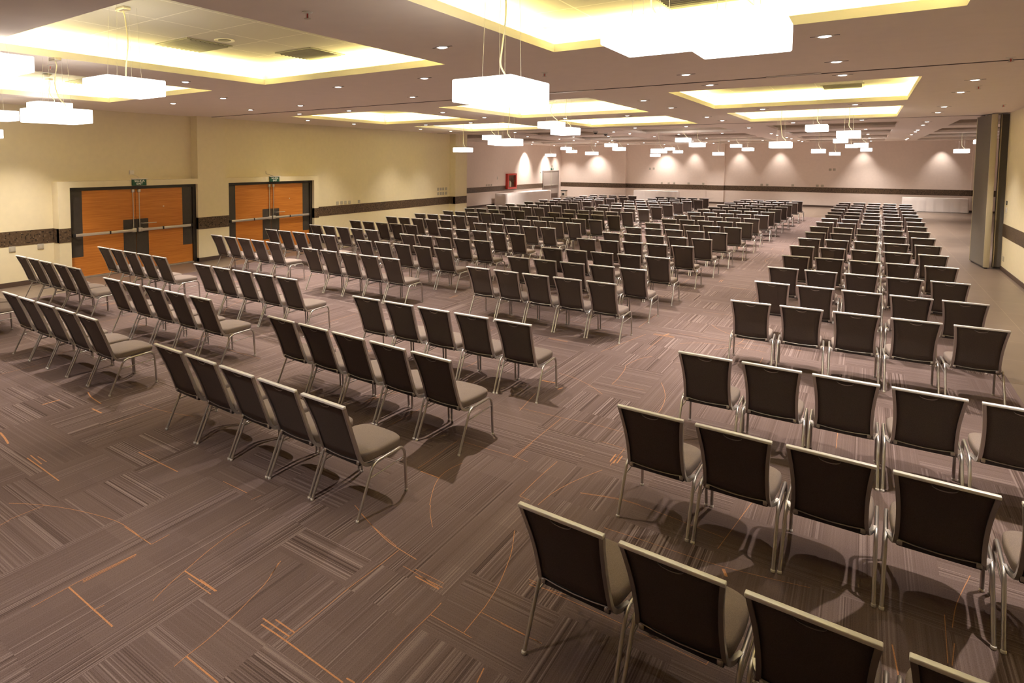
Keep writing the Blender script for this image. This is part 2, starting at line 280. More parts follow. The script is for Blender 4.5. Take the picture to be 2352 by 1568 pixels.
def stone_mat():
    m = bpy.data.materials.new('brown_stone_tiles'); m.use_nodes = True
    t = NT(m); b = t.n['Principled BSDF']
    tc = t.new('ShaderNodeTexCoord')
    mp = t.new('ShaderNodeMapping'); mp.inputs['Location'].default_value = (-2.035, .35, 0)
    t.l.new(tc.outputs['Object'], mp.inputs['Vector'])
    br = t.new('ShaderNodeTexBrick')
    br.offset = 0.5; br.inputs['Scale'].default_value = 1.0
    br.inputs['Brick Width'].default_value = .60; br.inputs['Row Height'].default_value = 1.2
    br.inputs['Mortar Size'].default_value = .004; br.inputs['Mortar Smooth'].default_value = .2
    br.offset = 0.0
    br.inputs['Color1'].default_value = (.140, .102, .076, 1); br.inputs['Color2'].default_value = (.160, .118, .090, 1)
    br.inputs['Mortar'].default_value = (.30, .23, .17, 1)
    t.l.new(mp.outputs[0], br.inputs['Vector'])
    nz = t.new('ShaderNodeTexNoise'); nz.inputs['Scale'].default_value = 2.2; nz.inputs['Detail'].default_value = 6
    t.l.new(tc.outputs['Object'], nz.inputs['Vector'])
    c = t.mix(t.math('MULTIPLY', t.ramp(nz.outputs[0], .4, .7), .35), br.outputs['Color'], (.105, .074, .053))
    t.l.new(c, b.inputs['Base Color'])
    b.inputs['Roughness'].default_value = .34
    return m

def mosaic_mat():
    m = bpy.data.materials.new('brown_mosaic_band'); m.use_nodes = True
    t = NT(m); b = t.n['Principled BSDF']
    tc = t.new('ShaderNodeTexCoord')
    sp = t.new('ShaderNodeSeparateXYZ'); t.l.new(tc.outputs['Object'], sp.inputs[0])
    q = .0262
    fx = [t.math('FLOOR', t.math('MULTIPLY', t.math('ADD', sp.outputs[i], .011), 1 / q)) for i in range(3)]
    w = t.new('ShaderNodeTexWhiteNoise', noise_dimensions='3D'); t.l.new(t.comb(*fx), w.inputs['Vector'])
    s = t.new('ShaderNodeSeparateColor'); t.l.new(w.outputs['Color'], s.inputs[0])
    c = t.mix(w.outputs['Value'], (.075, .045, .025), (.125, .082, .048))
    c = t.mix(t.math('GREATER_THAN', s.outputs[0], .90), c, (.020, .012, .008))
    c = t.mix(t.math('GREATER_THAN', s.outputs[1], .93), c, (.165, .115, .072))
    t.l.new(c, b.inputs['Base Color']); b.inputs['Roughness'].default_value = .4
    return m

def wood_mat():
    m = bpy.data.materials.new('orange_wood_veneer'); m.use_nodes = True
    t = NT(m); b = t.n['Principled BSDF']
    tc = t.new('ShaderNodeTexCoord')
    mp = t.new('ShaderNodeMapping'); mp.inputs['Scale'].default_value = (1, .9, 34)
    t.l.new(tc.outputs['Object'], mp.inputs['Vector'])
    nz = t.new('ShaderNodeTexNoise'); nz.inputs['Scale'].default_value = 2.0; nz.inputs['Detail'].default_value = 4
    t.l.new(mp.outputs[0], nz.inputs['Vector'])
    c = t.mix(t.ramp(nz.outputs[0], .3, .7), (.46, .145, .018), (.62, .235, .040))
    t.l.new(c, b.inputs['Base Color']); b.inputs['Roughness'].default_value = .38
    return m

def tile_ceiling_mat():
    m = bpy.data.materials.new('white_ceiling_tiles'); m.use_nodes = True
    t = NT(m); b = t.n['Principled BSDF']
    tc = t.new('ShaderNodeTexCoord')
    mp = t.new('ShaderNodeMapping'); mp.inputs['Location'].default_value = (.124, -.10, 0)
    t.l.new(tc.outputs['Object'], mp.inputs['Vector'])
    br = t.new('ShaderNodeTexBrick'); br.offset = 0.0
    br.inputs['Scale'].default_value = 1.0
    br.inputs['Brick Width'].default_value = .757; br.inputs['Row Height'].default_value = .757
    br.inputs['Mortar Size'].default_value = .009; br.inputs['Mortar Smooth'].default_value = .1
    br.inputs['Color1'].default_value = (.60, .565, .49, 1); br.inputs['Color2'].default_value = (.63, .595, .515, 1)
    br.inputs['Mortar'].default_value = (.86, .82, .72, 1)
    t.l.new(mp.outputs[0], br.inputs['Vector'])
    t.l.new(br.outputs['Color'], b.inputs['Base Color']); b.inputs['Roughness'].default_value = .85
    return m

CARPET = carpet_mat(); STONE = stone_mat(); MOSAIC = mosaic_mat(); WOOD = wood_mat(); TILES = tile_ceiling_mat()

# ------------------------------------------------------------------ room data
XL, XP = -14.40, -14.12            # left wall, and the face of its door surrounds
XR = 2.73                          # right wall
YB, Y2, Y3, YF = -4.5, 21.43, 24.02, 45.4
XFL, XFR = -18.45, 6.8             # the wider far section
ZC, ZL, ZT = 3.88, 3.965, 4.20     # ceiling, lip of the recesses, tiles inside them
COLS = [(-12.35, -8.95), (-7.62, -4.25), (-2.82, 0.57)]
ROWS_LIT = [(2.62, 6.68), (11.70, 15.88), (17.42, 21.40)]
COLS3 = [(-17.05, -13.65), (-12.25, -8.85), (-7.50, -4.10), (-2.72, 0.70), (2.05, 5.45)]
ROWS3 = [(23.8, 27.6), (29.5, 33.35), (35.0, 38.8), (40.35, 43.9)]
COFFERS = [(a, b, c, d, True) for (c, d) in ROWS_LIT for (a, b) in COLS] + [(a, b, c, d, False) for (c, d) in ROWS3 for (a, b) in COLS3]

def st(o, name=None):
    o['kind'] = 'structure'
    return o

# ------------------------------------------------------------------ floor
b = MB()
b.box(XL - .3, XR + .2, YB, Y3, -.15, -.004); b.box(XFL - .2, XFR + .2, Y3, YF + .2, -.15, -.004); b.box(XR + .2, XFR + .2, Y2, Y3, -.15, -.004)
floor = st(b.build('floor', STONE))
cb = MB()
CX0, CX1, CY0, CY1 = -12.9, 1.47, YB + .01, 36.6
cb.box(CX0, CX1, CY0, CY1, -.004, 0.0, 0)
def ribbon(w, pts, z=.0012):
    P = [Vector((p[0], p[1], z)) for p in pts]
    if len(P) > 2:                                     # smooth the arcs
        Q = []
        for i in range(len(P) - 1):
            p0 = P[max(i - 1, 0)]; p1 = P[i]; p2 = P[i + 1]; p3 = P[min(i + 2, len(P) - 1)]
            straight = (p1 - p0).angle(p2 - p1, 0) > .6 or (p2 - p1).angle(p3 - p2, 0) > .6
            for j in range(4):
                t = j / 4
                Q.append(p1.lerp(p2, t) if straight else .5 * ((2 * p1) + (p2 - p0) * t + (2 * p0 - 5 * p1 + 4 * p2 - p3) * t * t + (3 * p1 - p0 - 3 * p2 + p3) * t ** 3))
        P = Q + [P[-1]]
    L = []; Rr = []; w = w * .62
    for i, p in enumerate(P):
        d = (P[min(i + 1, len(P) - 1)] - P[max(i - 1, 0)])
        n = Vector((-d.y, d.x, 0)).normalized() * (w / 2)
        L.append(p + n); Rr.append(p - n)
    n = len(P)
    cb.add(L + Rr, [(i, i + 1, n + i + 1, n + i) for i in range(n - 1)], 1)
for l in DATA['LINES']:
    if all(CX0 < p[0] < CX1 for p in l[1:]):
        ribbon(l[0], l[1:])
measured = [(p[0], p[1]) for l in DATA['LINES'] for p in l[1:]]
rg = random.Random(11)
k = 0
while k < 420:
    x = rg.uniform(CX0 + 1, CX1 - 1.6); y = rg.uniform(2.0, 35)
    k += 1
    if y < 9 and min((x - a) ** 2 + (y - c) ** 2 for a, c in measured) < .65: continue
    kind = rg.random()
    x = round(x / .3) * .3 + .17; y = round(y / .3) * .3 + .09
    if kind < .32:                                       # thin yarn lines along tile edges
        n = rg.choice((.6, .9, 1.2))
        ribbon(.007, [(x, y), (x, y + n)] if rg.random() < .6 else [(x, y), (x + n, y)])
    elif kind < .55:                                     # short thick dashes
        n = rg.choice((.3, .3, .6))
        ax = rg.random() < .5
        for q in range(rg.choice((1, 2, 3))):
            o = q * .035
            ribbon(.013, [(x + o, y), (x + o, y + n)] if ax else [(x, y + o), (x + n, y + o)])
    elif kind < .9:                                      # arcs
        r = rg.choice((.6, .9, 1.4, 2.0)); a0 = rg.uniform(0, 2 * PI); n = 7; da = min(1.3, 1.6 / r)
        pts = [(x + r * math.cos(a0 + da * i / n) - r * math.cos(a0), y + r * math.sin(a0 + da * i / n) - r * math.sin(a0)) for i in range(n + 1)]
        if all(CX0 < p[0] < CX1 and CY0 < p[1] < CY1 for p in pts): ribbon(.007, pts)
st(cb.build('carpet', [CARPET, ORANGE], floor))

# ------------------------------------------------------------------ ceiling
def slab_with_holes(bm, x0, x1, y0, y1, holes, z0, z1):
    xs = sorted({x0, x1} | {h[0] for h in holes} | {h[1] for h in holes})
    ys = sorted({y0, y1} | {h[2] for h in holes} | {h[3] for h in holes})
    for i in range(len(xs) - 1):
        for j in range(len(ys) - 1):
            mx, my = (xs[i] + xs[i + 1]) / 2, (ys[j] + ys[j + 1]) / 2
            if any(h[0] < mx < h[1] and h[2] < my < h[3] for h in holes): continue
            bm.add([(xs[i], ys[j], z0), (xs[i + 1], ys[j], z0), (xs[i + 1], ys[j + 1], z0), (xs[i], ys[j + 1], z0)], [(3, 2, 1, 0)], 0)
b = MB()
slab_with_holes(b, XL - .1, XR + .1, YB, Y3, [c for c in COFFERS if c[4]], ZC, ZL)
ceiling = st(b.build('ceiling', CEIL))
b = MB()
slab_with_holes(b, XR + .1, XFR + .1, Y2, Y3, [], ZC, ZL)
h3 = [c for c in COFFERS if not c[4]]
slab_with_holes(b, XFL - .1, XFR + .1, Y3, YF + .1, [(a, bb, max(c, Y3), d, e) for (a, bb, c, d, e) in h3], ZC, ZL)
st(b.build('ceiling', CEIL))
RC = .20
for (x0, x1, y0, y1, lit) in COFFERS:
    if not lit: y0 = max(y0, Y3)
    b = MB()
    # lip
    for (a, c) in (((x0, y0), (x1, y0)), ((x1, y0), (x1, y1)), ((x1, y1), (x0, y1)), ((x0, y1), (x0, y0))):
        b.add([(a[0], a[1], ZC), (c[0], c[1], ZC), (c[0], c[1], ZL), (a[0], a[1], ZL)], [(0, 1, 2, 3)], 0)
    X0, X1, Y0, Y1 = x0 - RC, x1 + RC, y0 - RC, y1 + RC
    b.add([(x0, y0, ZL), (x1, y0, ZL), (x1, y1, ZL), (x0, y1, ZL), (X0, Y0, ZL), (X1, Y0, ZL), (X1, Y1, ZL), (X0, Y1, ZL)],
          [(0, 1, 5, 4), (1, 2, 6, 5), (2, 3, 7, 6), (3, 0, 4, 7)], 0)
    for (a, c) in (((X0, Y0), (X1, Y0)), ((X1, Y0), (X1, Y1)), ((X1, Y1), (X0, Y1)), ((X0, Y1), (X0, Y0))):
        b.add([(a[0], a[1], ZL), (c[0], c[1], ZL), (c[0], c[1], ZT), (a[0], a[1], ZT)], [(0, 1, 2, 3)], 0)
    b.add([(X0, Y0, ZT), (X1, Y0, ZT), (X1, Y1, ZT), (X0, Y1, ZT)], [(0, 1, 2, 3)], 1)
    cof = st(b.build('ceiling_recess', [LIPM, TILES] if lit else [CEIL, TILES], ceiling))
    if lit:
        sb = MB()
        for (a0, a1, c0, c1) in ((x0 - .05, x1 + .05, y0 - .13, y0 - .10), (x0 - .05, x1 + .05, y1 + .10, y1 + .13), (x0 - .13, x0 - .10, y0 - .05, y1 + .05), (x1 + .10, x1 + .13, y0 - .05, y1 + .05)):
            sb.box(a0, a1, c0, c1, ZL, ZL + .02)
        st(sb.build('cove_light_strip', TUBE, cof))
        for (px, py, sx, sy) in (((x0 + x1) / 2, y0 - .115, x1 - x0 + .1, .05), ((x0 + x1) / 2, y1 + .115, x1 - x0 + .1, .05), (x0 - .115, (y0 + y1) / 2, .05, y1 - y0 + .1), (x1 + .115, (y0 + y1) / 2, .05, y1 - y0 + .1)):
            ld = bpy.data.lights.new('cove_light', 'AREA'); ld.shape = 'RECTANGLE'; ld.size = sx; ld.size_y = sy
            ld.energy = COVE_W * max(sx, sy); ld.color = (1.0, .87, .35)
            lo = bpy.data.objects.new('cove_light', ld); lo.location = (px, py, ZL + .03); lo.rotation_euler = (PI, 0, 0)
            link(lo)
# partition track slots
n = 0
for (yt, x0, x1) in ((10.50, XL, XR), (22.05, XL, XFR)):
    n += 1
    b = MB(); b.box(x0, x1, yt - .022, yt + .022, ZC - .006, ZC + .02)
    st(b.build('trim_%d' % n, TRACK))
b = MB()
b.box(-4.75, -3.7, 10.50 - .03, 10.50 + .03, ZC - .012, ZC - .004); b.box(-1.2, -.55, 10.40 - .03, 10.40 + .03, ZC - .012, ZC - .004)
st(b.build('trim_3', STEEL))

# ------------------------------------------------------------------ walls
D1 = (6.66, 10.01); D2 = (11.02, 14.40); DH = 2.085
PORT1 = (6.40, 10.95); PORT2 = (10.95, 14.60); PTOP = 2.225
b = MB()
def wallseg(bm, x0, x1, y0, y1, z0, z1): bm.box(x0, x1, y0, y1, z0, z1)
b.box(XL - .2, XL, YB, D1[0], 0, ZC); b.box(XL - .2, XL, D1[1], D2[0], 0, ZC); b.box(XL - .2, XL, D2[1], Y3, 0, ZC)
b.box(XL - .2, XL, D1[0], D1[1], DH, ZC); b.box(XL - .2, XL, D2[0], D2[1], DH, ZC)
st(b.build('wall_left', WALL))
b = MB()   # door surrounds and piers in front of the wall
b.box(XL, XP, PORT1[0], D1[0], 0, PTOP); b.box(XL, XP, D1[0], D1[1], DH, PTOP); b.box(XL, XP, D1[1], D2[0], 0, PTOP)
b.box(XL, XP, D2[0], D2[1], DH, PTOP); b.box(XL, XP, D2[1], PORT2[1], 0, PTOP)
b.box(XL, XP, 10.02, 10.93, PTOP, ZC); b.box(XL, XP + .01, 23.05, Y3, 0, ZC)
st(b.build('trim_4', WALL))
b = MB()
b.box(XR, XR + .2, YB, Y2, 0, ZC)
st(b.build('wall_right', WALL))
b = MB(); b.box(XL - .2, XR + .2, YB - .2, YB, 0, ZC)
st(b.build('wall_rear', WALL))
b = MB()
b.box(XFL - .2, XFR + .2, YF, YF + .2, 0, ZC)
for (x0, x1) in ((-14.6, -13.6), (-8.35, -7.35)): b.box(x0, x1, YF - .22, YF, 0, ZC)
b.box(4.45, XFR, YF - .10, YF, 0, ZC)
st(b.build('wall_far', WALLFAR))
b = MB(); b.box(XFL - .2, XFL, Y3 - .2, YF, 0, ZC); b.box(XFL, XL - .2, Y3 - .2, Y3, 0, ZC)
st(b.build('wall_left', WALLFAR))
b = MB(); b.box(XFR, XFR + .2, Y2, YF, 0, ZC); b.box(XR + .2, XFR, Y2 - .2, Y2, 0, ZC)
st(b.build('wall_right', WALLFAR))
# mosaic bands and skirting
BZ0, BZ1 = .868, 1.185
e = .006
b = MB()
b.box(XL, XL + e, YB, PORT1[0] + e, BZ0, BZ1); b.box(XP - .1, XP + e, PORT1[0] - e, D1[0], BZ0, BZ1); b.box(XL, XP, PORT1[0] - e, PORT1[0], BZ0, BZ1)
b.box(XP - .1, XP + e, D1[1], D2[0], BZ0, BZ1); b.box(XP - .1, XP + e, D2[1], PORT2[1] + e, BZ0, BZ1)
b.box(XL, XL + e, PORT2[1], 23.05, BZ0, BZ1); b.box(XP - .1, XP + .01 + e, 23.05 - e, Y3, BZ0, BZ1); b.box(XL, XP, 23.05 - e, 23.05, BZ0, BZ1)
st(b.build('trim_5', MOSAIC))
b = MB(); b.box(XR - e, XR, YB, Y2 + e, BZ0 - .03, BZ1 - .03)
st(b.build('trim_6', MOSAIC))
b = MB()
b.box(XFL, XFL + e, Y3, 42.05, BZ0, BZ1)
b.box(XFL, XFR, YF - e, YF, BZ0, BZ1)
for (x0, x1) in ((-14.6, -13.6), (-8.35, -7.35)): b.box(x0 - e, x1 + e, YF - .22 - e, YF, BZ0, BZ1)
b.box(4.45 - e, XFR, YF - .10 - e, YF, BZ0, BZ1)
st(b.build('trim_7', MOSAIC))
b = MB(); kh = .10; e2 = .012
b.box(XL, XL + e2, YB, PORT1[0] + e2, 0, kh); b.box(XP - .1, XP + e2, PORT1[0] - e2, D1[0], 0, kh); b.box(XP - .1, XP + e2, D1[1], D2[0], 0, kh)
b.box(XP - .1, XP + e2, D2[1], PORT2[1] + e2, 0, kh); b.box(XL, XL + e2, PORT2[1], 23.05, 0, kh); b.box(XP - .1, XP + .01 + e2, 23.05 - e2, Y3, 0, kh)
st(b.build('baseboard_left', KICK))
b = MB(); b.box(XR - e2, XR, YB, Y2 + e2, 0, kh)
st(b.build('baseboard_right', KICK))
b = MB(); b.box(XFL, XFR, YF - e2, YF, 0, kh); b.box(XFL, XFL + e2, Y3, 42.05, 0, kh)
for (x0, x1) in ((-14.6, -13.6), (-8.35, -7.35)): b.box(x0 - e2, x1 + e2, YF - .22 - e2, YF, 0, kh)
b.box(4.45 - e2, XFR, YF - .10 - e2, YF, 0, kh)
st(b.build('baseboard_far', KICK))

# ------------------------------------------------------------------ orange double doors
def double_door(idx, y0, y1):
    root = empty('door_%d' % idx, (0, 0, 0)); root['kind'] = 'structure'
    XF = -14.25
    fb = MB(); t = .10
    fb.box(XL - .18, XF + .04, y0, y0 + .03, 0, DH); fb.box(XL - .18, XF + .04, y1 - t, y1, 0, DH); fb.box(XL - .18, XF + .04, y0 + .03, y1 - t, DH - .075, DH)
    st(fb.build('door_frame', FRAME, root))
    b = MB(); b.box(XF - .05, XF + .05, y0 + .03, y1 - t, 0, .03)
    st(b.build('threshold', STEEL, root))
    lo, hi = y0 + .035, y1 - t - .005
    mid = (lo + hi) / 2
    for s, (a, c) in ((-1, (lo, mid - .006)), (1, (mid + .006, hi))):
        b = MB(); b.box(XF - .05, XF, a, c, .035, DH - .08)
        leaf = b.build('door_leaf', WOOD, root); leaf['kind'] = 'structure'
        q = a if s < 0 else c
        b = MB(); b.box(XF, XF + .003, min(q, q - s * .29), max(q, q - s * .29), .49, DH - .08)
        b.build('dark_inlay', DARKW, leaf)
        m = mid - .006 if s < 0 else mid + .006
        b = MB(); b.box(XF, XF + .003, min(m, m + s * .325), max(m, m + s * .325), .35, 1.265)
        b.build('dark_inlay', DARKW, leaf)
        # panic bar, its latch box, top rod
        b = MB(); yb0, yb1 = sorted((m + s * .09, q - s * .06))
        b.rbox(XF + .045, XF + .085, yb0, yb1, .965, 1.03, .006)
        b.box(XF, XF + .06, yb0 + .02, yb0 + .06, .975, 1.02); b.box(XF, XF + .06, yb1 - .06, yb1 - .02, .975, 1.02)
        bar = b.build('push_bar', STEEL, leaf)
        b = MB(); b.box(XF + .04, XF + .088, q - s * .06 - .03, q - s * .06 + .03, .962, 1.033); b.box(XF + .04, XF + .088, (yb0 + yb1) / 2 - s * .12 - .02, (yb0 + yb1) / 2 - s * .12 + .02, .962, 1.033)
        b.build('bar_end', BLACK, bar)
        b = MB(); b.rbox(XF, XF + .075, min(m + s * .02, m + s * .13), max(m + s * .02, m + s * .13), .95, 1.05, .01)
        b.build('latch_case', STEEL, leaf)
        b = MB(); b.tube([(XF + .03, m + s * .075, 1.04), (XF + .03, m + s * .075, DH - .09)], .011, 8); b.rbox(XF, XF + .05, m + s * .075 - .035, m + s * .075 + .035, DH - .16, DH - .085, .008)
        b.build('latch_rod', STEEL, leaf)
        if s > 0:
            b = MB(); b.tube(round_path([(XF, m + .14, 1.155), (XF + .05, m + .14, 1.155), (XF + .05, m + .52, 1.148)], .02), .009, 8); b.lathe([(.025, 0), (.025, .01)], 12, (XF, m + .14, 1.15))
            b.build('lever_handle', STEEL, leaf)
            b = MB(); b.rbox(XF, XF + .006, m + .74, m + .775, 1.53, 1.555, .002)
            b.build('viewer', STEEL, leaf)
    return root
double_door(1, *D1); double_door(2, *D2)

def text_mesh(s, size, bold=.0):
    cu = bpy.data.curves.new('t', 'FONT'); cu.body = s; cu.size = size; cu.align_x = 'CENTER'; cu.align_y = 'CENTER'; cu.extrude = .0008; cu.offset = bold
    o = bpy.data.objects.new('t', cu); COL.objects.link(o)
    dg = bpy.context.evaluated_depsgraph_get()
    me = bpy.data.meshes.new_from_object(o.evaluated_get(dg))
    bpy.data.objects.remove(o); bpy.data.curves.remove(cu)
    return me

def exit_sign(x, y, z, w, h, label, face='+x', lines=('SALIDA', 'EXIT')):
    r = empty('exit_sign', (x, y, z)); tag(r, label, 'exit sign')
    b = MB(); b.rbox(.0, .045, -w / 2, w / 2, 0, h, .004); b.build('sign_panel', GREEN, r)
    b = MB(); b.rbox(-.005, .075, -w / 2 - .02, w / 2 + .02, h, h + .022, .006); b.build('housing', WHITE, r)
    for s, dz, sz in ((lines[0], h * .73, h * .46), (lines[1], h * .27, h * .46)):
        me = text_mesh(s, sz, sz * .022); me.materials.clear(); me.materials.append(LETTER)
        o = bpy.data.objects.new('lettering', me)
        o.matrix_local = Matrix.Translation((.0465, 0, dz)) @ Matrix(((0, 0, 1, 0), (1.18, 0, 0, 0), (0, 1, 0, 0), (0, 0, 0, 1)))
        link(o, r)
exit_sign(XP, 8.32, 2.093, .37, .150, 'green SALIDA EXIT sign above the orange double doors closer to the camera')
exit_sign(XP, 12.69, 2.078, .37, .150, 'green SALIDA EXIT sign above the farther orange double doors')
b = MB(); b.rbox(XL, XL + .03, 8.24, 8.36, 2.36, 2.46, .006); b.tube([(XL + .01, 8.32, 2.36), (XP - .02, 8.33, 2.30), (XP + .01, 8.33, 2.265)], .006, 6)
tag(b.build('junction_box', WHITE), 'small cream junction box on the wall above the first exit sign', 'junction box')
b = MB(); b.tube(round_path([(XL + .01, 12.62, 2.40), (XL + .01, 12.62, 2.32), (XL + .01, 12.70, 2.30), (XP, 12.70, 2.24)], .02), .007, 6)
tag(b.build('conduit', PLATE), 'thin bent cable above the exit sign of the farther orange doors', 'cable')

# ------------------------------------------------------------------ wall plates
def plate(x, y, z, w, h, label, group=None, axis='x', s=1, m=PLATE):
    b = MB()
    if axis == 'x': b.rbox(min(x, x + s * .012), max(x, x + s * .012), y - w / 2, y + w / 2, z - h / 2, z + h / 2, .003)
    else: b.rbox(x - w / 2, x + w / 2, y - .012, y, z - h / 2, z + h / 2, .003)
    o = b.build('wall_plate', m); tag(o, label, 'wall plate', group)
    b = MB()
    if axis == 'x': b.box(min(x + s * .012, x + s * .0135), max(x + s * .012, x + s * .0135), y - w * .22, y + w * .22, z - h * .28, z + h * .28)
    else: b.box(x - w * .22, x + w * .22, y - .0135, y - .012, z - h * .28, z + h * .28)
    b.build('socket_face', FACE, o)
ordn = ['first', 'second', 'third', 'fourth', 'fifth', 'sixth', 'seventh', 'eighth', 'ninth', 'tenth', 'eleventh', 'twelfth', 'thirteenth', 'fourteenth', 'fifteenth', 'sixteenth', 'seventeenth', 'eighteenth', 'nineteenth', 'twentieth', 'twenty-first', 'twenty-second', 'twenty-third', 'twenty-fourth', 'twenty-fifth', 'twenty-sixth', 'twenty-seventh', 'twenty-eighth', 'twenty-ninth', 'thirtieth', 'thirty-first', 'thirty-second', 'thirty-third', 'thirty-fourth']
for i, y in enumerate((15.81, 16.02, 16.22, 16.43)): plate(XL, y, 1.262, .12, .115, 'grey wall plate just over the mosaic band, %s of four beyond the orange doors' % ordn[i], 'wall plates above the mosaic band')
plate(XL, 16.95, 1.262, .12, .115, 'single grey wall plate set apart from the row of four', 'wall plates above the mosaic band')
for j, z in enumerate((1.53, 1.34)):
    for i, y in enumerate((22.13, 22.34, 22.53, 22.76)):
        plate(XL, y, z, .13, .12, 'grey wall plate, %s in the %s row of the cluster by the wall corner' % (ordn[i], ('upper', 'lower')[j]), 'cluster of plates by the corner')
for i, y in enumerate((5.20, 5.545, 6.12)): plate(XL, y, .805, .13, .12, ['pale wall plate under the mosaic band, cut by the picture edge', 'pale wall plate under the mosaic band, middle one before the doors', 'pale wall plate under the mosaic band, closest to the orange doors'][i], 'plates below the mosaic band')
for i, y in enumerate((33.75, 33.98, 34.2, 34.42)): plate(XFL, y, 1.27, .12, .12, 'small grey plate above the far band, %s of four before the red cabinet' % ordn[i], 'plates by the hose cabinet', m=PLATE)
plate(XFL, 35.2, 1.69, .14, .2, 'small white control plate beside the red hose cabinet', m=WHITE)
plate(XFL, 41.7, 1.95, .07, .07, 'tiny dark call point beside the grey far door', m=BLACK)
for i, (x, z) in enumerate(((-11.2, 1.27), (-10.75, 1.27), (-10.4, 1.27), (-9.5, 1.27), (-8.6, 1.27))): plate(x, YF, z, .13, .13, 'grey socket plate over the far band, %s of five between the wall piers' % ordn[i], 'far wall sockets', 'y')
for i, (x, z) in enumerate(((-5.25, 1.27), (-4.95, 1.27), (-3.6, 1.27))): plate(x, YF, z, .13, .13, 'grey socket plate over the far band, %s of three past the second pier' % ordn[i], 'far wall sockets', 'y')
for i, (x, z) in enumerate(((-2.35, 1.27), (-2.1, 1.27))): plate(x, YF, z, .13, .13, 'grey socket plate over the far band, %s of the close pair behind the aisle' % ordn[i], 'far wall sockets', 'y')
for i, (x, z) in enumerate(((-12.0, 2.24), (-11.75, 2.25))): plate(x, YF, z, .12, .14, ['tiny outlet high on the far wall, above the middle draped table', 'dark plate beside the tiny outlet high above the middle draped table'][i], None, 'y', m=PLATE)
for i, (x, z) in enumerate(((-1.75, 2.24), (-1.55, 2.25))): plate(x, YF, z, .12, .14, ['tiny outlet high on the far wall, beyond the partition block', 'dark plate next to the tiny outlet high beyond the partition block'][i], None, 'y', m=PLATE)
plate(XR, 21.10, 1.68, .12, .10, 'small thermostat on the wall beside the folding partition', None, 'x', -1, BLACK)
plate(XR, 21.10, 1.50, .13, .13, 'cream switch plate under the thermostat beside the partition', None, 'x', -1, WHITE)
plate(XR, 21.09, .31, .12, .12, 'pale socket plate low on the wall beside the partition', None, 'x', -1, PLATE)

# ------------------------------------------------------------------ far section furniture
def draped(x0, x1, y0, y1, z, label, seed, front='y'):
    rg = random.Random(seed)
    root = empty('draped_table', ((x0 + x1) / 2, (y0 + y1) / 2, 0)); tag(root, label, 'table')
    cx, cy = (x0 + x1) / 2, (y0 + y1) / 2
    hx, hy = (x1 - x0) / 2, (y1 - y0) / 2
    N = 160
    per = []
    for i in range(N):
        s = i / N * (4 * hx + 4 * hy)
        if s < 2 * hx: p = (-hx + s, -hy)
        elif s < 2 * hx + 2 * hy: p = (hx, -hy + s - 2 * hx)
        elif s < 4 * hx + 2 * hy: p = (hx - (s - 2 * hx - 2 * hy), hy)
        else: p = (-hx, hy - (s - 4 * hx - 2 * hy))
        per.append(p)
    ph = [rg.uniform(0, 6.28) for _ in range(4)]
    vs = []; fs = []
    levels = [(z, 0), (z - .012, .006), (z - .2, .012), (z - .45, .02), (.015, .03)]
    for li, (zz, out) in enumerate(levels):
        for i, p in enumerate(per):
            w = out + (.010 * li / 4) * (math.sin(i * .55 + ph[0]) + .6 * math.sin(i * 1.31 + ph[1]))
            nx = p[0] / hx if abs(abs(p[0]) - hx) < 1e-6 else 0; ny = p[1] / hy if abs(abs(p[1]) - hy) < 1e-6 else 0
            vs.append((p[0] + nx * w, p[1] + ny * w, zz))
    for li in range(len(levels) - 1):
        for i in range(N):
            j = (i + 1) % N
            fs.append((li * N + i, li * N + j, (li + 1) * N + j, (li + 1) * N + i))
    b = MB(); b.add(vs, fs, 0, True); b.add(vs[:N], [tuple(range(N))], 0)
    # overlap seams of two cloths
    b.build('tablecloth', CLOTH, root)
    b = MB(); b.rbox(-hx + .012, hx - .012, -hy + .012, hy - .012, z - .035, z - .006, .004); b.build('tabletop', WHITE, root)
    for sx in (-1, 1):
        for sy in (-1, 1):
            b = MB(); b.tube([(sx * (hx - .15), sy * (hy - .1), 0), (sx * (hx - .15), sy * (hy - .1), z - .035)], .014, 8); b.build('leg', STEEL, root)
draped(-18.20, -17.40, 34.45, 41.0, .75, 'long white draped table along the wall below the red hose cabinet', 3)
draped(-12.75, -9.98, 44.35, 45.05, .76, 'white draped table against the far wall between the two piers', 4)
draped(1.62, 4.30, 44.45, 45.1, .755, 'white draped table against the far wall beside the folding partition', 5)
# door 3
root = empty('door_3', (0, 0, 0)); root['kind'] = 'structure'
b = MB(); b.box(XFL, XFL + .05, 42.05, 42.13, 0, 2.09); b.box(XFL, XFL + .05, 44.82, 44.9, 0, 2.09); b.box(XFL, XFL + .05, 42.13, 44.82, 2.02, 2.09)
st(b.build('door_frame', GREYD, root))
for s, (a, c) in ((-1, (42.14, 43.47)), (1, (43.48, 44.81))):
    b = MB(); b.box(XFL, XFL + .03, a, c, .02, 2.015)
    leaf = b.build('door_leaf', GREYD, root); leaf['kind'] = 'structure'
    b = MB(); b.rbox(XFL + .03, XFL + .08, a + .05, c - .05, .98, 1.04, .006); b.build('push_bar', STEEL, leaf)
    b = MB(); b.box(XFL + .03, XFL + .045, a + .1, c - .1, .08, .40); b.build('vent_grille', KICK, leaf)
    m = 43.47 - .05 if s < 0 else 43.48 + .05
    b = MB(); b.tube([(XFL + .05, m, 1.04), (XFL + .05, m, 2.0)], .012, 6); b.build('latch_rod', PLATE, leaf)
r = empty('exit_sign', (XFL, 43.68, 2.12)); tag(r, 'small dark exit sign above the grey far door', 'exit sign')
b = MB(); b.rbox(0, .05, -.2, .2, 0, .15, .004); b.build('sign_panel', GREEN, r)
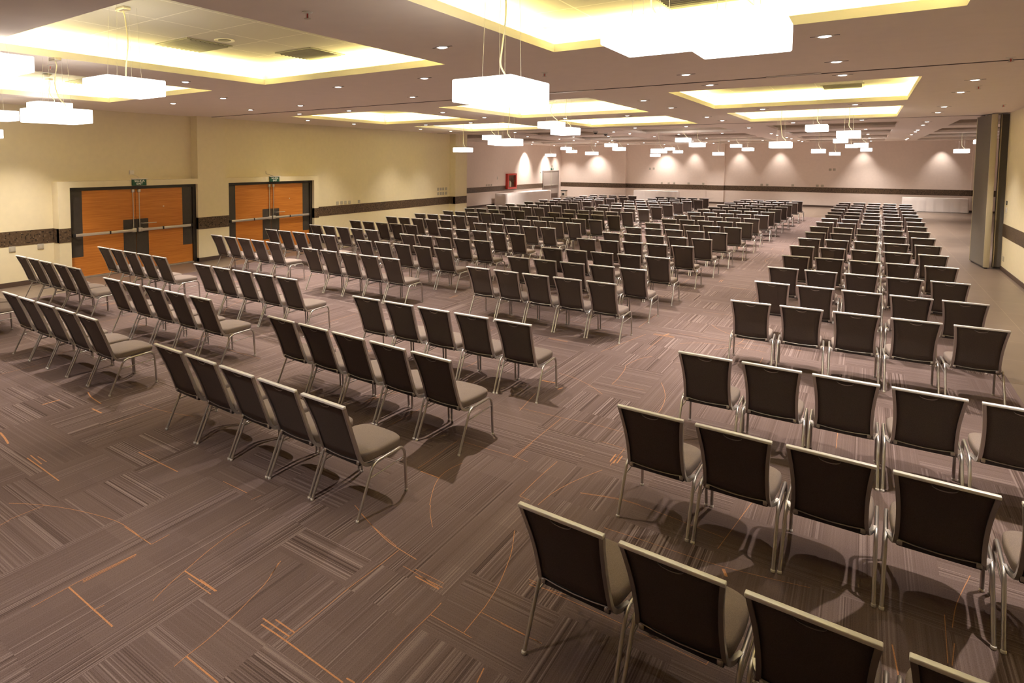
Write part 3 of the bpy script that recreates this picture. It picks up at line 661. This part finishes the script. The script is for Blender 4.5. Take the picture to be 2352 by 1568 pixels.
for s_, dz in (('SALIDA', .11), ('EXIT', .04)):
    me = text_mesh(s_, .07, .0015); me.materials.clear(); me.materials.append(LETTER)
    o = bpy.data.objects.new('lettering', me)
    o.matrix_local = Matrix.Translation((.0515, 0, dz)) @ Matrix(((0, 0, 1, 0), (1.2, 0, 0, 0), (0, 1, 0, 0), (0, 0, 0, 1))); link(o, r)
b = MB(); b.rbox(XFL, XFL + .05, 43.60, 43.68, 2.36, 2.47, .005)
tag(b.build('junction_box', PLATE), 'tiny box on the wall over the far exit sign', 'junction box')
# hose cabinet
r = empty('fire_hose_cabinet', (XFL, 36.95, .95)); tag(r, 'red framed fire hose cabinet on the far wall over the long draped table', 'fire hose cabinet')
b = MB()
b.box(0, .16, -.65, -.50, 0, 1.0); b.box(0, .16, .50, .65, 0, 1.0); b.box(0, .16, -.5, .5, 0, .13); b.box(0, .16, -.5, .5, .89, 1.0)
b.build('frame', RED, r)
b = MB(); b.box(.0, .02, -.5, .5, .13, .89); b.build('back_panel', mat('cabinet_interior', (.16, .085, .055), .6), r)
b = MB(); b.lathe([(.10, 0), (.10, .30), (.05, .36), (.03, .40)], 12, (.10, -.28, .14)); b.build('extinguisher', mat('pale_canvas', (.62, .58, .45), .7), r)
b = MB()
for q in range(4): b.tube([(.05, .25 + .16 * math.cos(a_ * PI / 8) * (1 - q * .2), .55 + .16 * math.sin(a_ * PI / 8) * (1 - q * .2)) for a_ in range(17)], .022, 6)
b.build('hose', mat('canvas_hose', (.20, .12, .08), .8), r)
b = MB(); b.box(.135, .145, -.5, .5, .13, .89)
gm = bpy.data.materials.new('clear_cabinet_glass'); gm.use_nodes = True
gb = gm.node_tree.nodes['Principled BSDF']; gb.inputs['Transmission Weight'].default_value = 1; gb.inputs['Roughness'].default_value = .05; gb.inputs['Base Color'].default_value = (.95, .9, .85, 1); gb.inputs['IOR'].default_value = 1.1
b.build('glass', gm, r)
# litter bin
r = empty('litter_bin', (-17.45, 43.6, 0)); tag(r, 'slim steel pedestal bin in the far corner beside the grey door', 'bin')
b = MB(); b.rbox(-.17, .17, -.17, .17, .02, .60, .01); b.build('body', STEEL, r)
b = MB(); b.rbox(-.18, .18, -.18, .18, .60, .66, .01); b.build('lid', BLACK, r)
b = MB(); b.box(-.09, .09, -.174, -.170, .30, .46); b.build('emblem', BLACK, r)
# folding partition
def partition(x0, y0, x1, y1, label, edge):
    L = math.hypot(x1 - x0, y1 - y0); a = math.atan2(y1 - y0, x1 - x0)
    r = empty('partition_panel', (x0, y0, 0), a); tag(r, label, 'partition panel', 'folding partition panels')
    b = MB(); b.box(.025, L - .025, -.05, .05, .05, ZC - .03); b.build('fabric_face', PANELF, r)
    for q0, q1 in ((0, .025), (L - .025, L)):
        b = MB(); b.rbox(q0, q1, -.058, .058, .03, ZC - .02, .006); b.build('edge_profile', PANELE, r)
    b = MB(); b.box(.02, L - .02, -.03, .03, .008, .05); b.build('floor_seal', BLACK, r)
    b = MB(); b.rbox(L / 2 - .1, L / 2 + .1, -.03, .03, ZC - .03, ZC - .008, .004); b.build('trolley', STEEL, r)
    return r
partition(2.46, 21.36, 2.33, 22.72, 'grey fabric partition panel parked end-on beside the wall corner', 0)
partition(2.585, 21.56, 3.70, 21.58, 'grey fabric partition panel stacked behind the end-on panel', 0)

# ------------------------------------------------------------------ ceiling fixtures
def in_coffer(x, y):
    for c in COFFERS:
        if c[0] < x < c[1] and c[2] < y < c[3]: return True
    return False
dl_rows = {}
PTS = [tuple(p) for p in DATA['DL']]
PTS = [(x, min(y, 44.75)) for x, y in PTS if not in_coffer(x, y)]
PTS.sort(key=lambda p: p[1])
rowsY = []
for p in PTS:
    if rowsY and abs(p[1] - rowsY[-1][0]) < .75: rowsY[-1][1].append(p)
    else: rowsY.append([p[1], [p]])
dl_proto = None
def down_spot(x, y, e=SPOT_W, size=1.65, blend=1.0, z=None):
    ld = bpy.data.lights.new('downlight_or_fill_beam', 'SPOT'); ld.energy = e; ld.spot_size = size; ld.spot_blend = blend; ld.shadow_soft_size = .045; ld.color = (1.0, .895, .81)
    o = bpy.data.objects.new('downlight_or_fill_beam', ld); o.location = (x, y, (z or ZC) - .03); link(o)
    return o
for i, (yy, pts) in enumerate(rowsY):
    pts.sort()
    for j, (x, y) in enumerate(pts):
        if dl_proto is None:
            r = empty('downlight', (x, y, ZC)); dl_proto = r
            b = MB(); b.lathe([(.075, 0), (.075, -.006), (.058, -.010), (.055, -.002)], 20); b.build('trim_ring', ALUB, r)
            b = MB(); b.lathe([(.052, -.003), (.040, -.012), (.001, -.016)], 16); b.build('lens', LENS, r)
            
            for s_ in (-1, 1):
                b = MB(); b.box(min(s_ * .076, s_ * .12), max(s_ * .076, s_ * .12), -.010, .010, -.004, -.001); b.build('spring_clip', PLAST, r)
        else:
            r = dl_proto.copy(); link(r); r.location = (x, y, ZC)
            for ch in dl_proto.children:
                c = ch.copy(); COL.objects.link(c); c.parent = r
        tag(r, 'recessed ceiling downlight, %s from the door wall in %s cross row from the back' % (ordn[j], ordn[i]) if len(pts) > 1 else 'recessed ceiling downlight alone in %s cross row from the back' % ordn[i], 'downlight', 'recessed ceiling downlights')
        down_spot(x, y, SPOT_W * (.55 if x < -12 and y < 24 else 1) * (FARK * (.45 if y > 43 else 1) if y > 22 else 1))
for (x, y) in ((-8.3, 1.2), (-3.6, 1.2), (-8.3, -1.5), (1.25, 5.7), (-13.0, 1.2), (-13.1, 3.6), (-13.1, 5.6), (-8.3, 3.7), (-5.0, -2.6), (-10.5, -2.0)):  # added unseen spots without fittings, brightening the near floor and chair backs
    down_spot(x, y)
for x in (-9.15, -6.5, -4.3, -.2, 3.2):                    # wall washers along the far wall
    o = down_spot(x, 44.95, WASH_W, 1.15, .9); o.rotation_euler = (math.radians(6), 0, 0)
for y in (28.5, 32.3, 36.6, 41.2):                                       # and along the far section's side wall
    o = down_spot(XFL + .7, y, WASH_W * .35, 1.1, .9); o.rotation_euler = (0, math.radians(-10), 0)

CL = {'M': 'over the rear rows beside the partition', 'L': 'over the rear rows two blocks from the doors', 'K': 'over the rear rows beside the orange doors',
      'C': 'over the middle rows beside the door wall', 'N': 'over the middle rows two blocks from the doors', 'U': 'over the middle rows of the partition block',
      'V': 'over the front rows of the partition block', 'X': 'by the far wall beyond the partition block', 'Y': 'above the far table beside the partition',
      'W': 'over the front rows two blocks from the partition', 'S': 'by the far wall above the middle draped table', 'T': 'beyond the front rows two blocks from the partition',
      'Q': 'by the red hose cabinet wall', 'R': 'over the front rows beside the door wall'}
LBL = {'M': ('M', 0), 'R1': ('M', 2), 'R2': ('M', 1), 'L3': ('L', 0), 'L0': ('L', 2), 'L2': ('L', 1), 'L3d': ('K', 0), 'L3b': ('K', 2), 'L3c': ('K', 1), 'C1': ('C', 0), 'C2a': ('C', 2), 'C2b': ('C', 1),
       'C2c': ('N', 0), 'N2': ('N', 2), 'N': ('N', 1), 'U1': ('U', 0), 'U2': ('U', 2), 'U3': ('U', 1), 'V1': ('V', 2), 'V3': ('V', 1), 'V5': ('V', 0), 'V2': ('X', 2), 'V4': ('X', 1), 'V6': ('X', 0), 'V7': ('Y', 0), 'V8': ('Y', 2),
       'W1': ('W', 2), 'W2': ('W', 1), 'W3': ('W', 0), 'W4': ('S', 2), 'W5': ('S', 1), 'W6': ('S', 0), 'W7': ('T', 0), 'W8': ('T', 2), 'W9': ('T', 1), 'Q1': ('Q', 0), 'Q2': ('Q', 2), 'Q3': ('Q', 1), 'Q4': ('R', 0), 'Q5': ('R', 2), 'Q6': ('R', 1)}
LDX, LDY, LDZ = .47, .63, .163
shade_me = MB().rbox(-LDX / 2, LDX / 2, -LDY / 2, LDY / 2, 0, LDZ, .012, 3).mesh('lamp_shade', PENDM)
rg = random.Random(3)
for nme, (x, y, z) in DATA['LAMPS'].items():
    r = empty('pendant_lamp', (x, y, z))
    cl, hgt = LBL[nme]
    tag(r, '%s white box pendant %s' % (('lowest', 'middle-height', 'highest')[hgt], CL[cl]), 'pendant lamp', 'white box pendant lamps')
    link(bpy.data.objects.new('lamp_shade', shade_me), r)
    top = (ZT if in_coffer(x, y) else ZC) - z
    b = MB()
    sx, sy = rg.uniform(-.05, .05), rg.uniform(-.04, .06)
    pts = [(sx * 1.5 + .06, .02, LDZ), (sx * 2 + .07, .03, LDZ + .04), (sx, sy, LDZ + .12), (-sx, sy * .5, LDZ + (top - LDZ) * .5), (.0, .02, top - .08), (0, 0, top - .03)]
    b.tube(round_path(pts, .08, 4), .0065, 6); b.build('cord', CORD, r)
    for wx in (-.09, .09):
        for wy in (-.13, .13):
            b = MB(); b.tube([(wx, wy, LDZ - .002), (wx * .8, wy * .8, top)], .0016, 4); b.build('suspension_wire', WIRE, r)
    b = MB(); b.rbox(-.08, .08, -.04, .04, top - .035, top, .006); b.build('canopy', STEEL, r)

# grilles, speakers, detectors
def diffuser(x, y, s, label):
    r = empty('air_diffuser', (x, y, ZT)); tag(r, label, 'air diffuser', 'square ceiling air diffusers')
    b = MB(); h = s / 2; w = .035
    b.box(-h, h, -h, -h + w, -.012, 0); b.box(-h, h, h - w, h, -.012, 0); b.box(-h, -h + w, -h + w, h - w, -.012, 0); b.box(h - w, h, -h + w, h - w, -.012, 0)
    b.build('frame', VENTM, r)
    b = MB(); b.box(-h + w, h - w, -h + w, h - w, -.004, -.001); b.build('plenum', TRACK, r)
    for q in range(9):
        t = -h + w + (s - 2 * w) * (q + .5) / 9
        b = MB(); b.add([(-h + w, t - .018, -.005), (h - w, t - .018, -.005), (h - w, t + .018, -.03), (-h + w, t + .018, -.03), (-h + w, t - .014, -.005), (h - w, t - .014, -.005), (h - w, t + .022, -.03), (-h + w, t + .022, -.03)],
                        [(0, 1, 2, 3), (7, 6, 5, 4), (0, 4, 5, 1), (2, 6, 7, 3), (0, 3, 7, 4), (1, 5, 6, 2)]); b.build('louvre', VENTM, r)
DT = .757
diffuser(-7.10, 5.02, .70, 'louvred air diffuser in the recess above the first orange doors, farther side')
diffuser(-6.35, 6.42, .70, 'louvred air diffuser in the same recess, beside the corner')
diffuser(-1.30, 6.40, .70, 'louvred air diffuser above the bright pendants in the big recess')
diffuser(-.46, 15.6, .70, 'louvred air diffuser in the recess past the first ceiling track')
diffuser(-.95, 21.2, .70, 'louvred air diffuser in the recess before the folding partition')
diffuser(-11.9, 6.1, .70, 'louvred air diffuser in the recess next to the door wall')
r = empty('ceiling_speaker', (-6.53, 5.07, ZT)); tag(r, 'round flush speaker in the recess above the doors', 'ceiling speaker')
b = MB(); b.lathe([(.13, 0), (.13, -.008), (.115, -.008), (.115, -.003)], 28); b.build('rim', LIPM, r)
b = MB(); b.lathe([(.115, -.002), (.05, -.004), (.001, -.004)], 28); b.build('grille', VENTM, r)
def sprinkler(x, y, z, label):
    r = empty('sprinkler', (x, y, z)); tag(r, label, 'sprinkler', 'ceiling sprinklers')
    b = MB(); b.lathe([(.045, 0), (.045, -.006), (.02, -.012)], 16); b.build('escutcheon', WHITE, r)
    b = MB(); b.tube([(-.014, 0, -.010), (-.014, 0, -.05)], .004, 6); b.tube([(.014, 0, -.010), (.014, 0, -.05)], .004, 6); b.lathe([(.03, -.052), (.03, -.055)], 14); b.build('deflector', STEEL, r)
    b = MB(); b.tube([(0, 0, -.012), (0, 0, -.048)], .005, 6); b.build('bulb', RED, r)
for (x, y, l) in ((-3.69, 3.70, 'sprinkler head between the two big ceiling recesses'), (-8.27, 3.71, 'sprinkler head between the recesses close to the door wall'), (-3.56, 8.12, 'sprinkler head short of the first ceiling track'), (1.284, 10.26, 'sprinkler head on the ceiling track beside the wall'), (1.364, 13.70, 'sprinkler head beyond the ceiling track, wall side'), (2.232, 18.39, 'sprinkler head before the folding partition')):
    sprinkler(x, y, ZC, l)
def detector(x, y, z, label):
    r = empty('smoke_detector', (x, y, z)); tag(r, label, 'smoke detector')
    b = MB(); b.lathe([(.06, 0), (.06, -.02), (.045, -.045), (.001, -.05)], 18); b.build('body', WHITE, r)
    b = MB(); b.lathe([(.075, 0), (.075, -.012), (.06, -.012)], 18); b.build('base_ring', VENTM, r)
detector(-11.49, 5.09, ZT, 'round smoke detector in the recess next to the door wall')
detector(-.30, 21.2, ZT, 'smoke detector in the recess before the partition')
detector(-6.52, 15.03, ZT, 'smoke detector in the recess over the middle rows')
for (x, y, l) in ((-8.45, 24.18, 'black dome camera on the ceiling, closer of two past the second track'), (-8.61, 25.83, 'black dome camera on the ceiling, farther of two past the second track')):
    r = empty('security_camera', (x, y, ZC)); tag(r, l, 'camera', 'dome cameras')
    b = MB(); b.lathe([(.09, 0), (.09, -.05), (.08, -.06)], 16); b.build('ceiling_mount', WHITE, r)
    b = MB(); b.lathe([(.075, -.06), (.06, -.10), (.001, -.125)], 16); b.build('dome', BLACK, r)
r = empty('wall_grille', (XFL, 28.6, 3.62)); tag(r, 'long dark air grille high on the far section side wall', 'air grille')
b = MB(); b.box(0, .02, -2.2, 2.2, -.07, .07); b.build('frame', TRACK, r)
b = MB()
for q in range(4): b.box(.018, .03, -2.18, 2.18, -.055 + q * .033, -.048 + q * .033)
b.build('louvre', KICK, r)

# ------------------------------------------------------------------ banquet chair
def back_y(z):
    K = [(.905, 0.0), (.80, .047), (.70, .094), (.60, .135), (.52, .166), (.45, .192), (.405, .212)]
    for (z1, y1), (z0, y0) in zip(K, K[1:]):
        if z >= z0:
            t = (z - z0) / (z1 - z0); return y0 + (y1 - y0) * t
    return K[-1][1]
def back_w(z):
    K = [(.905, .2225), (.83, .2135), (.75, .205), (.66, .199), (.57, .1965), (.48, .198), (.40, .203)]
    for (z1, y1), (z0, y0) in zip(K, K[1:]):
        if z >= z0:
            t = (z - z0) / (z1 - z0); return y0 + (y1 - y0) * t
    return K[-1][1]
def chair_meshes():
    M = {}
    zs = [.888, .83, .77, .71, .65, .59, .53, .475, .422]
    # padded back: shell behind, cushion bulging in front
    nx = 8; b = MB(); rows = []
    for side in (0, 1):
        g = []
        for i, z in enumerate(zs):
            w = back_w(z) - .019; y0 = back_y(z) + .012
            v = i / (len(zs) - 1)
            row = []
            for jx in range(nx + 1):
                u = jx / nx * 2 - 1
                if side == 0: y = y0 - .006 * (1 - u * u) * 4 * v * (1 - v) - .004
                else: y = y0 + .018 + .024 * (1 - u ** 4) * (1 - (2 * v - 1) ** 4)
                zz = z - (.012 * (1 - u * u) if i == len(zs) - 1 else 0)
                row.append((u * w, y, zz))
            g.append(row)
        rows.append(g)
    n = nx + 1
    vs = [p for g in rows for row in g for p in row]
    off = len(zs) * n; fs = []
    for s in (0, 1):
        for i in range(len(zs) - 1):
            for jx in range(nx):
                a = s * off + i * n + jx
                q = (a, a + 1, a + n + 1, a + n)
                fs.append(q if s == 0 else q[::-1])
    for i in range(len(zs) - 1):
        for jx in (0, nx):
            a = i * n + jx; fs.append((a, a + n, off + a + n, off + a))
    for jx in range(nx):
        for i in (0, len(zs) - 1):
            a = i * n + jx; fs.append((a, a + 1, off + a + 1, off + a))
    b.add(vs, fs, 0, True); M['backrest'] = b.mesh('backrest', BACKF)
    b = MB(); b.rbox(-.2225, .2225, -.005, .028, .885, .904, .004, 2); M['top_rail'] = b.mesh('top_rail', ALUB)
    # crescent hand grip under the rail
    b = MB(); vs = []; N = 10
    for i in range(N + 1):
        a = PI * i / N
        x = .055 * math.cos(a); d = .022 * math.sin(a)
        for dz in (0, .006 * math.sin(a) + .001):
            z = .872 - d - dz
            vs.append((x, back_y(z) + .002, z))
    fs = [(2 * i, 2 * i + 1, 2 * i + 3, 2 * i + 2) for i in range(N)]
    v2 = [(p[0], p[1] + .006, p[2]) for p in vs]; m0 = len(vs)
    fs2 = [tuple(m0 + q for q in f[::-1]) for f in fs]
    edge = [(2 * i, 2 * i + 2, m0 + 2 * i + 2, m0 + 2 * i) for i in range(N)] + [(2 * i + 1, 2 * i + 3, m0 + 2 * i + 3, m0 + 2 * i + 1) for i in range(N)]
    b.add(vs + v2, fs + fs2 + edge); M['hand_grip'] = b.mesh('hand_grip', ALU)
    for s, nm in ((-1, 'stile_a'), (1, 'stile_b')):
        pts = [(s * (back_w(z) - .0105), back_y(z) + .010, z) for z in (.886, .83, .77, .71, .65, .59, .53, .48, .44, .415)]
        pts += [(s * .194, .236, .392), (s * .197, .262, .374), (s * .206, .292, .368), (s * .218, .325, .371), (s * .231, .36, .376)]
        b = MB(); b.tube(pts, 0, ref=(1, 0, 0), rect=(.021, .026)); M[nm] = b.mesh('stile', ALU)
    b = MB()
    b.tube([(-.190, .209, .416), (-.10, .206, .407), (0, .205, .403), (.10, .206, .407), (.190, .209, .416)], .004, 6)
    M['back_strip'] = b.mesh('lower_rail', ALU)
    b = MB(); b.rbox(-.188, .188, .212, .236, .374, .420, .005, 1); M['cross_bar'] = b.mesh('cross_bar', PLAST)
    for s, nm in ((-1, 'br_a'), (1, 'br_b')):
        b = MB(); b.rbox(min(s * .160, s * .186), max(s * .160, s * .186), .200, .212, .386, .414, .004, 1); M[nm] = b.mesh('bracket', ALU)
    # seat cushion
    out = []
    for i in range(40):
        a = 2 * PI * i / 40
        ca, sa = math.cos(a), math.sin(a)
        pw = 4.2 if sa > 0 else 7
        ex = 2 / pw
        u = math.copysign(abs(ca) ** ex, ca); v = math.copysign(abs(sa) ** ex, sa)
        x = .222 * u * (1 - .06 * max(0, -v)); y = .484 + .247 * v
        if v > 0: y += .012 * (1 - u * u) * v
        out.append((x, y))
    cx, cy = 0, .484
    b = MB(); vs = []; fs = []
    lv = [(.93, .386), (.985, .390), (1.0, .402), (1.0, .432), (.985, .447), (.94, .457), (.80, .463), (.5, .468), (.2, .470)]
    for (k_, z) in lv:
        for (x, y) in out:
            vs.append((cx + (x - cx) * k_, cy + (y - cy) * k_, z - .012 * max(0, (y - .58)) / .15 * (1 if z > .44 else 0)))
    for i in range(len(lv) - 1):
        for q in range(40):
            q2 = (q + 1) % 40
            fs.append((i * 40 + q, i * 40 + q2, (i + 1) * 40 + q2, (i + 1) * 40 + q))
    fs.append(tuple(range(39, -1, -1))); fs.append(tuple(range((len(lv) - 1) * 40, len(lv) * 40)))
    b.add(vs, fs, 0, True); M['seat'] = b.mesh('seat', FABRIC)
    for s, nm in ((-1, 'a'), (1, 'b')):
        x = s * .2405; xt = s * .2365
        rear = round_path([(x, .125, .004), (xt, .300, .352), (xt, .350, .378), (xt, .49, .381)], .05, 5)
        front = round_path([(xt, .49, .381), (xt, .655, .384), (xt, .698, .335), (x, .716, .004)], .055, 6)
        b = MB(); b.tube(rear, .0113, 8); M['rear_' + nm] = b.mesh('leg', ALU)
        b = MB(); b.tube(front, .0113, 8); M['front_' + nm] = b.mesh('leg', ALU)
        b = MB(); b.lathe([(.0125, .0), (.0135, .004), (.0135, .016), (.0118, .018)], 10, (x, .126, 0)); M['rg_' + nm] = b.mesh('glide', GLIDE)
        b = MB(); b.lathe([(.0125, .0), (.0135, .004), (.0135, .016), (.0118, .018)], 10, (x, .7155, 0)); M['fg_' + nm] = b.mesh('glide', GLIDE)
        b = MB(); b.tube([(xt + s * .001, .262, .276), (xt + s * .001, .700, .292)], .0052, 6); M['st_' + nm] = b.mesh('stretcher', ALU)
    return M
CM = chair_meshes()
# lighter set: the frame in one mesh, for the rows too far to show its pieces
def joined(keys, name):
    bm = bmesh.new(); mats = []; 
    for k_ in keys:
        me = CM[k_]; n0 = len(bm.faces)
        if me.materials[0] not in mats: mats.append(me.materials[0])
        bm.from_mesh(me); bm.faces.ensure_lookup_table()
        for f in bm.faces[n0:]: f.material_index = mats.index(me.materials[0])
    out = bpy.data.meshes.new(name); bm.to_mesh(out); bm.free()
    for m_ in mats: out.materials.append(m_)
    return out
FRAME_ME = joined(['stile_a', 'stile_b', 'rear_a', 'rear_b', 'front_a', 'front_b', 'st_a', 'st_b', 'cross_bar', 'back_strip', 'br_a', 'br_b', 'rg_a', 'rg_b', 'fg_a', 'fg_b'], 'frame')
WHOLE_ME = joined(['backrest', 'top_rail', 'hand_grip', 'stile_a', 'stile_b', 'seat', 'rear_a', 'rear_b', 'front_a', 'front_b', 'cross_bar', 'back_strip'], 'chair_rows')

NEAR = [('backrest', 'backrest', None), ('top_rail', 'top_rail', None), ('hand_grip', 'hand_grip', 'backrest'), ('stile', 'stile_a', None), ('stile', 'stile_b', None), ('lower_rail', 'back_strip', None), ('cross_bar', 'cross_bar', None), ('bracket', 'br_a', None), ('bracket', 'br_b', None),
        ('seat', 'seat', None), ('leg', 'rear_a', None), ('glide', 'rg_a', 'rear_a'), ('leg', 'rear_b', None), ('glide', 'rg_b', 'rear_b'), ('leg', 'front_a', None), ('glide', 'fg_a', 'front_a'), ('leg', 'front_b', None), ('glide', 'fg_b', 'front_b'), ('stretcher', 'st_a', None), ('stretcher', 'st_b', None)]
BLK = {'A': 'block beside folding partition', 'B': 'second block from folding partition', 'C': 'second block from orange doors', 'D': 'block beside orange doors'}
POS = ['first', 'second', 'third', 'fourth', 'fifth']
rg = random.Random(5)
far = bmesh.new(); far_mats = [m_ for m_ in WHOLE_ME.materials]
for blk in 'ABCD':
    for ri, row in enumerate(DATA['ROWS'][blk]):
        x0, y0, th, s = row
        for i in range(5):
            if blk == 'A' and ri == 0 and i == 4: continue            # outside the frame
            if blk == 'D' and ri == 0 and i < 2: continue
            d = i * s + .2225
            jx, jy, jr = rg.uniform(-.001, .001), rg.uniform(-.006, .006), rg.uniform(-.004, .004)
            x = x0 + math.cos(th) * d + jx; y = y0 + math.sin(th) * d + jy; a = th + jr
            if ri >= 15:
                n0 = len(far.verts); far.from_mesh(WHOLE_ME); far.verts.ensure_lookup_table()
                Mx = Matrix.Translation((x, y, 0)) @ Matrix.Rotation(a, 4, 'Z')
                for v in far.verts[n0:]: v.co = Mx @ v.co
                continue
            r = empty('banquet_chair', (x, y, 0), a)
            tag(r, 'dark banquet chair, %s from door side, %s row from back, %s' % (POS[i], ordn[ri], BLK[blk]), 'chair', 'dark banquet chairs in rows')
            if ri < 9:
                made = {}
                for (nm, key, par) in NEAR:
                    made[key] = link(bpy.data.objects.new(nm, CM[key]), made[par] if par else r)
            else:
                for nm, me in (('frame', FRAME_ME), ('backrest', CM['backrest']), ('top_rail', CM['top_rail']), ('seat', CM['seat'])):
                    link(bpy.data.objects.new(nm, me), r)
me = bpy.data.meshes.new('chair_rows'); far.to_mesh(me); far.free()
for m_ in far_mats: me.materials.append(m_)
tag(link(bpy.data.objects.new('chair_rows', me)), 'farthest rows of dark banquet chairs, small in the distance before the far wall', 'chairs', None, 'stuff')

# ------------------------------------------------------------------ camera, world, view
C = DATA['CAM']
cam = bpy.data.cameras.new('camera'); co = bpy.data.objects.new('camera', cam); link(co)
r_, u_, f_ = Vector(C['r']), Vector(C['u']), Vector(C['fw'])
Mx = Matrix((( r_.x, u_.x, -f_.x, 0), (r_.y, u_.y, -f_.y, 0), (r_.z, u_.z, -f_.z, C['H']), (0, 0, 0, 1)))
co.matrix_world = Mx
cam.sensor_width = 36.0; cam.sensor_fit = 'HORIZONTAL'
cam.lens = 36.0 * C['f'] / 2352
cam.shift_x = (1176 - C['cx']) / 2352
cam.shift_y = (C['cy'] - 784) / 2352
cam.clip_start = .05; cam.clip_end = 200
SC.camera = co
w = bpy.data.worlds.new('World'); SC.world = w; w.use_nodes = True
w.node_tree.nodes['Background'].inputs[0].default_value = (.9, .8, .7, 1)
w.node_tree.nodes['Background'].inputs[1].default_value = 0.0
SC.view_settings.view_transform = 'Standard'
try: SC.view_settings.look = 'None'
except Exception: pass
SC.view_settings.gamma = 1.0
SC.view_settings.use_curve_mapping = False
SC.view_settings.exposure = EXPOSURE
SC.cycles.max_bounces = 8
SC.cycles.diffuse_bounces = 5
SC.cycles.glossy_bounces = 3
SC.cycles.use_adaptive_sampling = True
SC.cycles.adaptive_threshold = 0.05
SC.cycles.adaptive_min_samples = 16
SC.cycles.use_denoising = True
SC.cycles.sample_clamp_indirect = 6.0
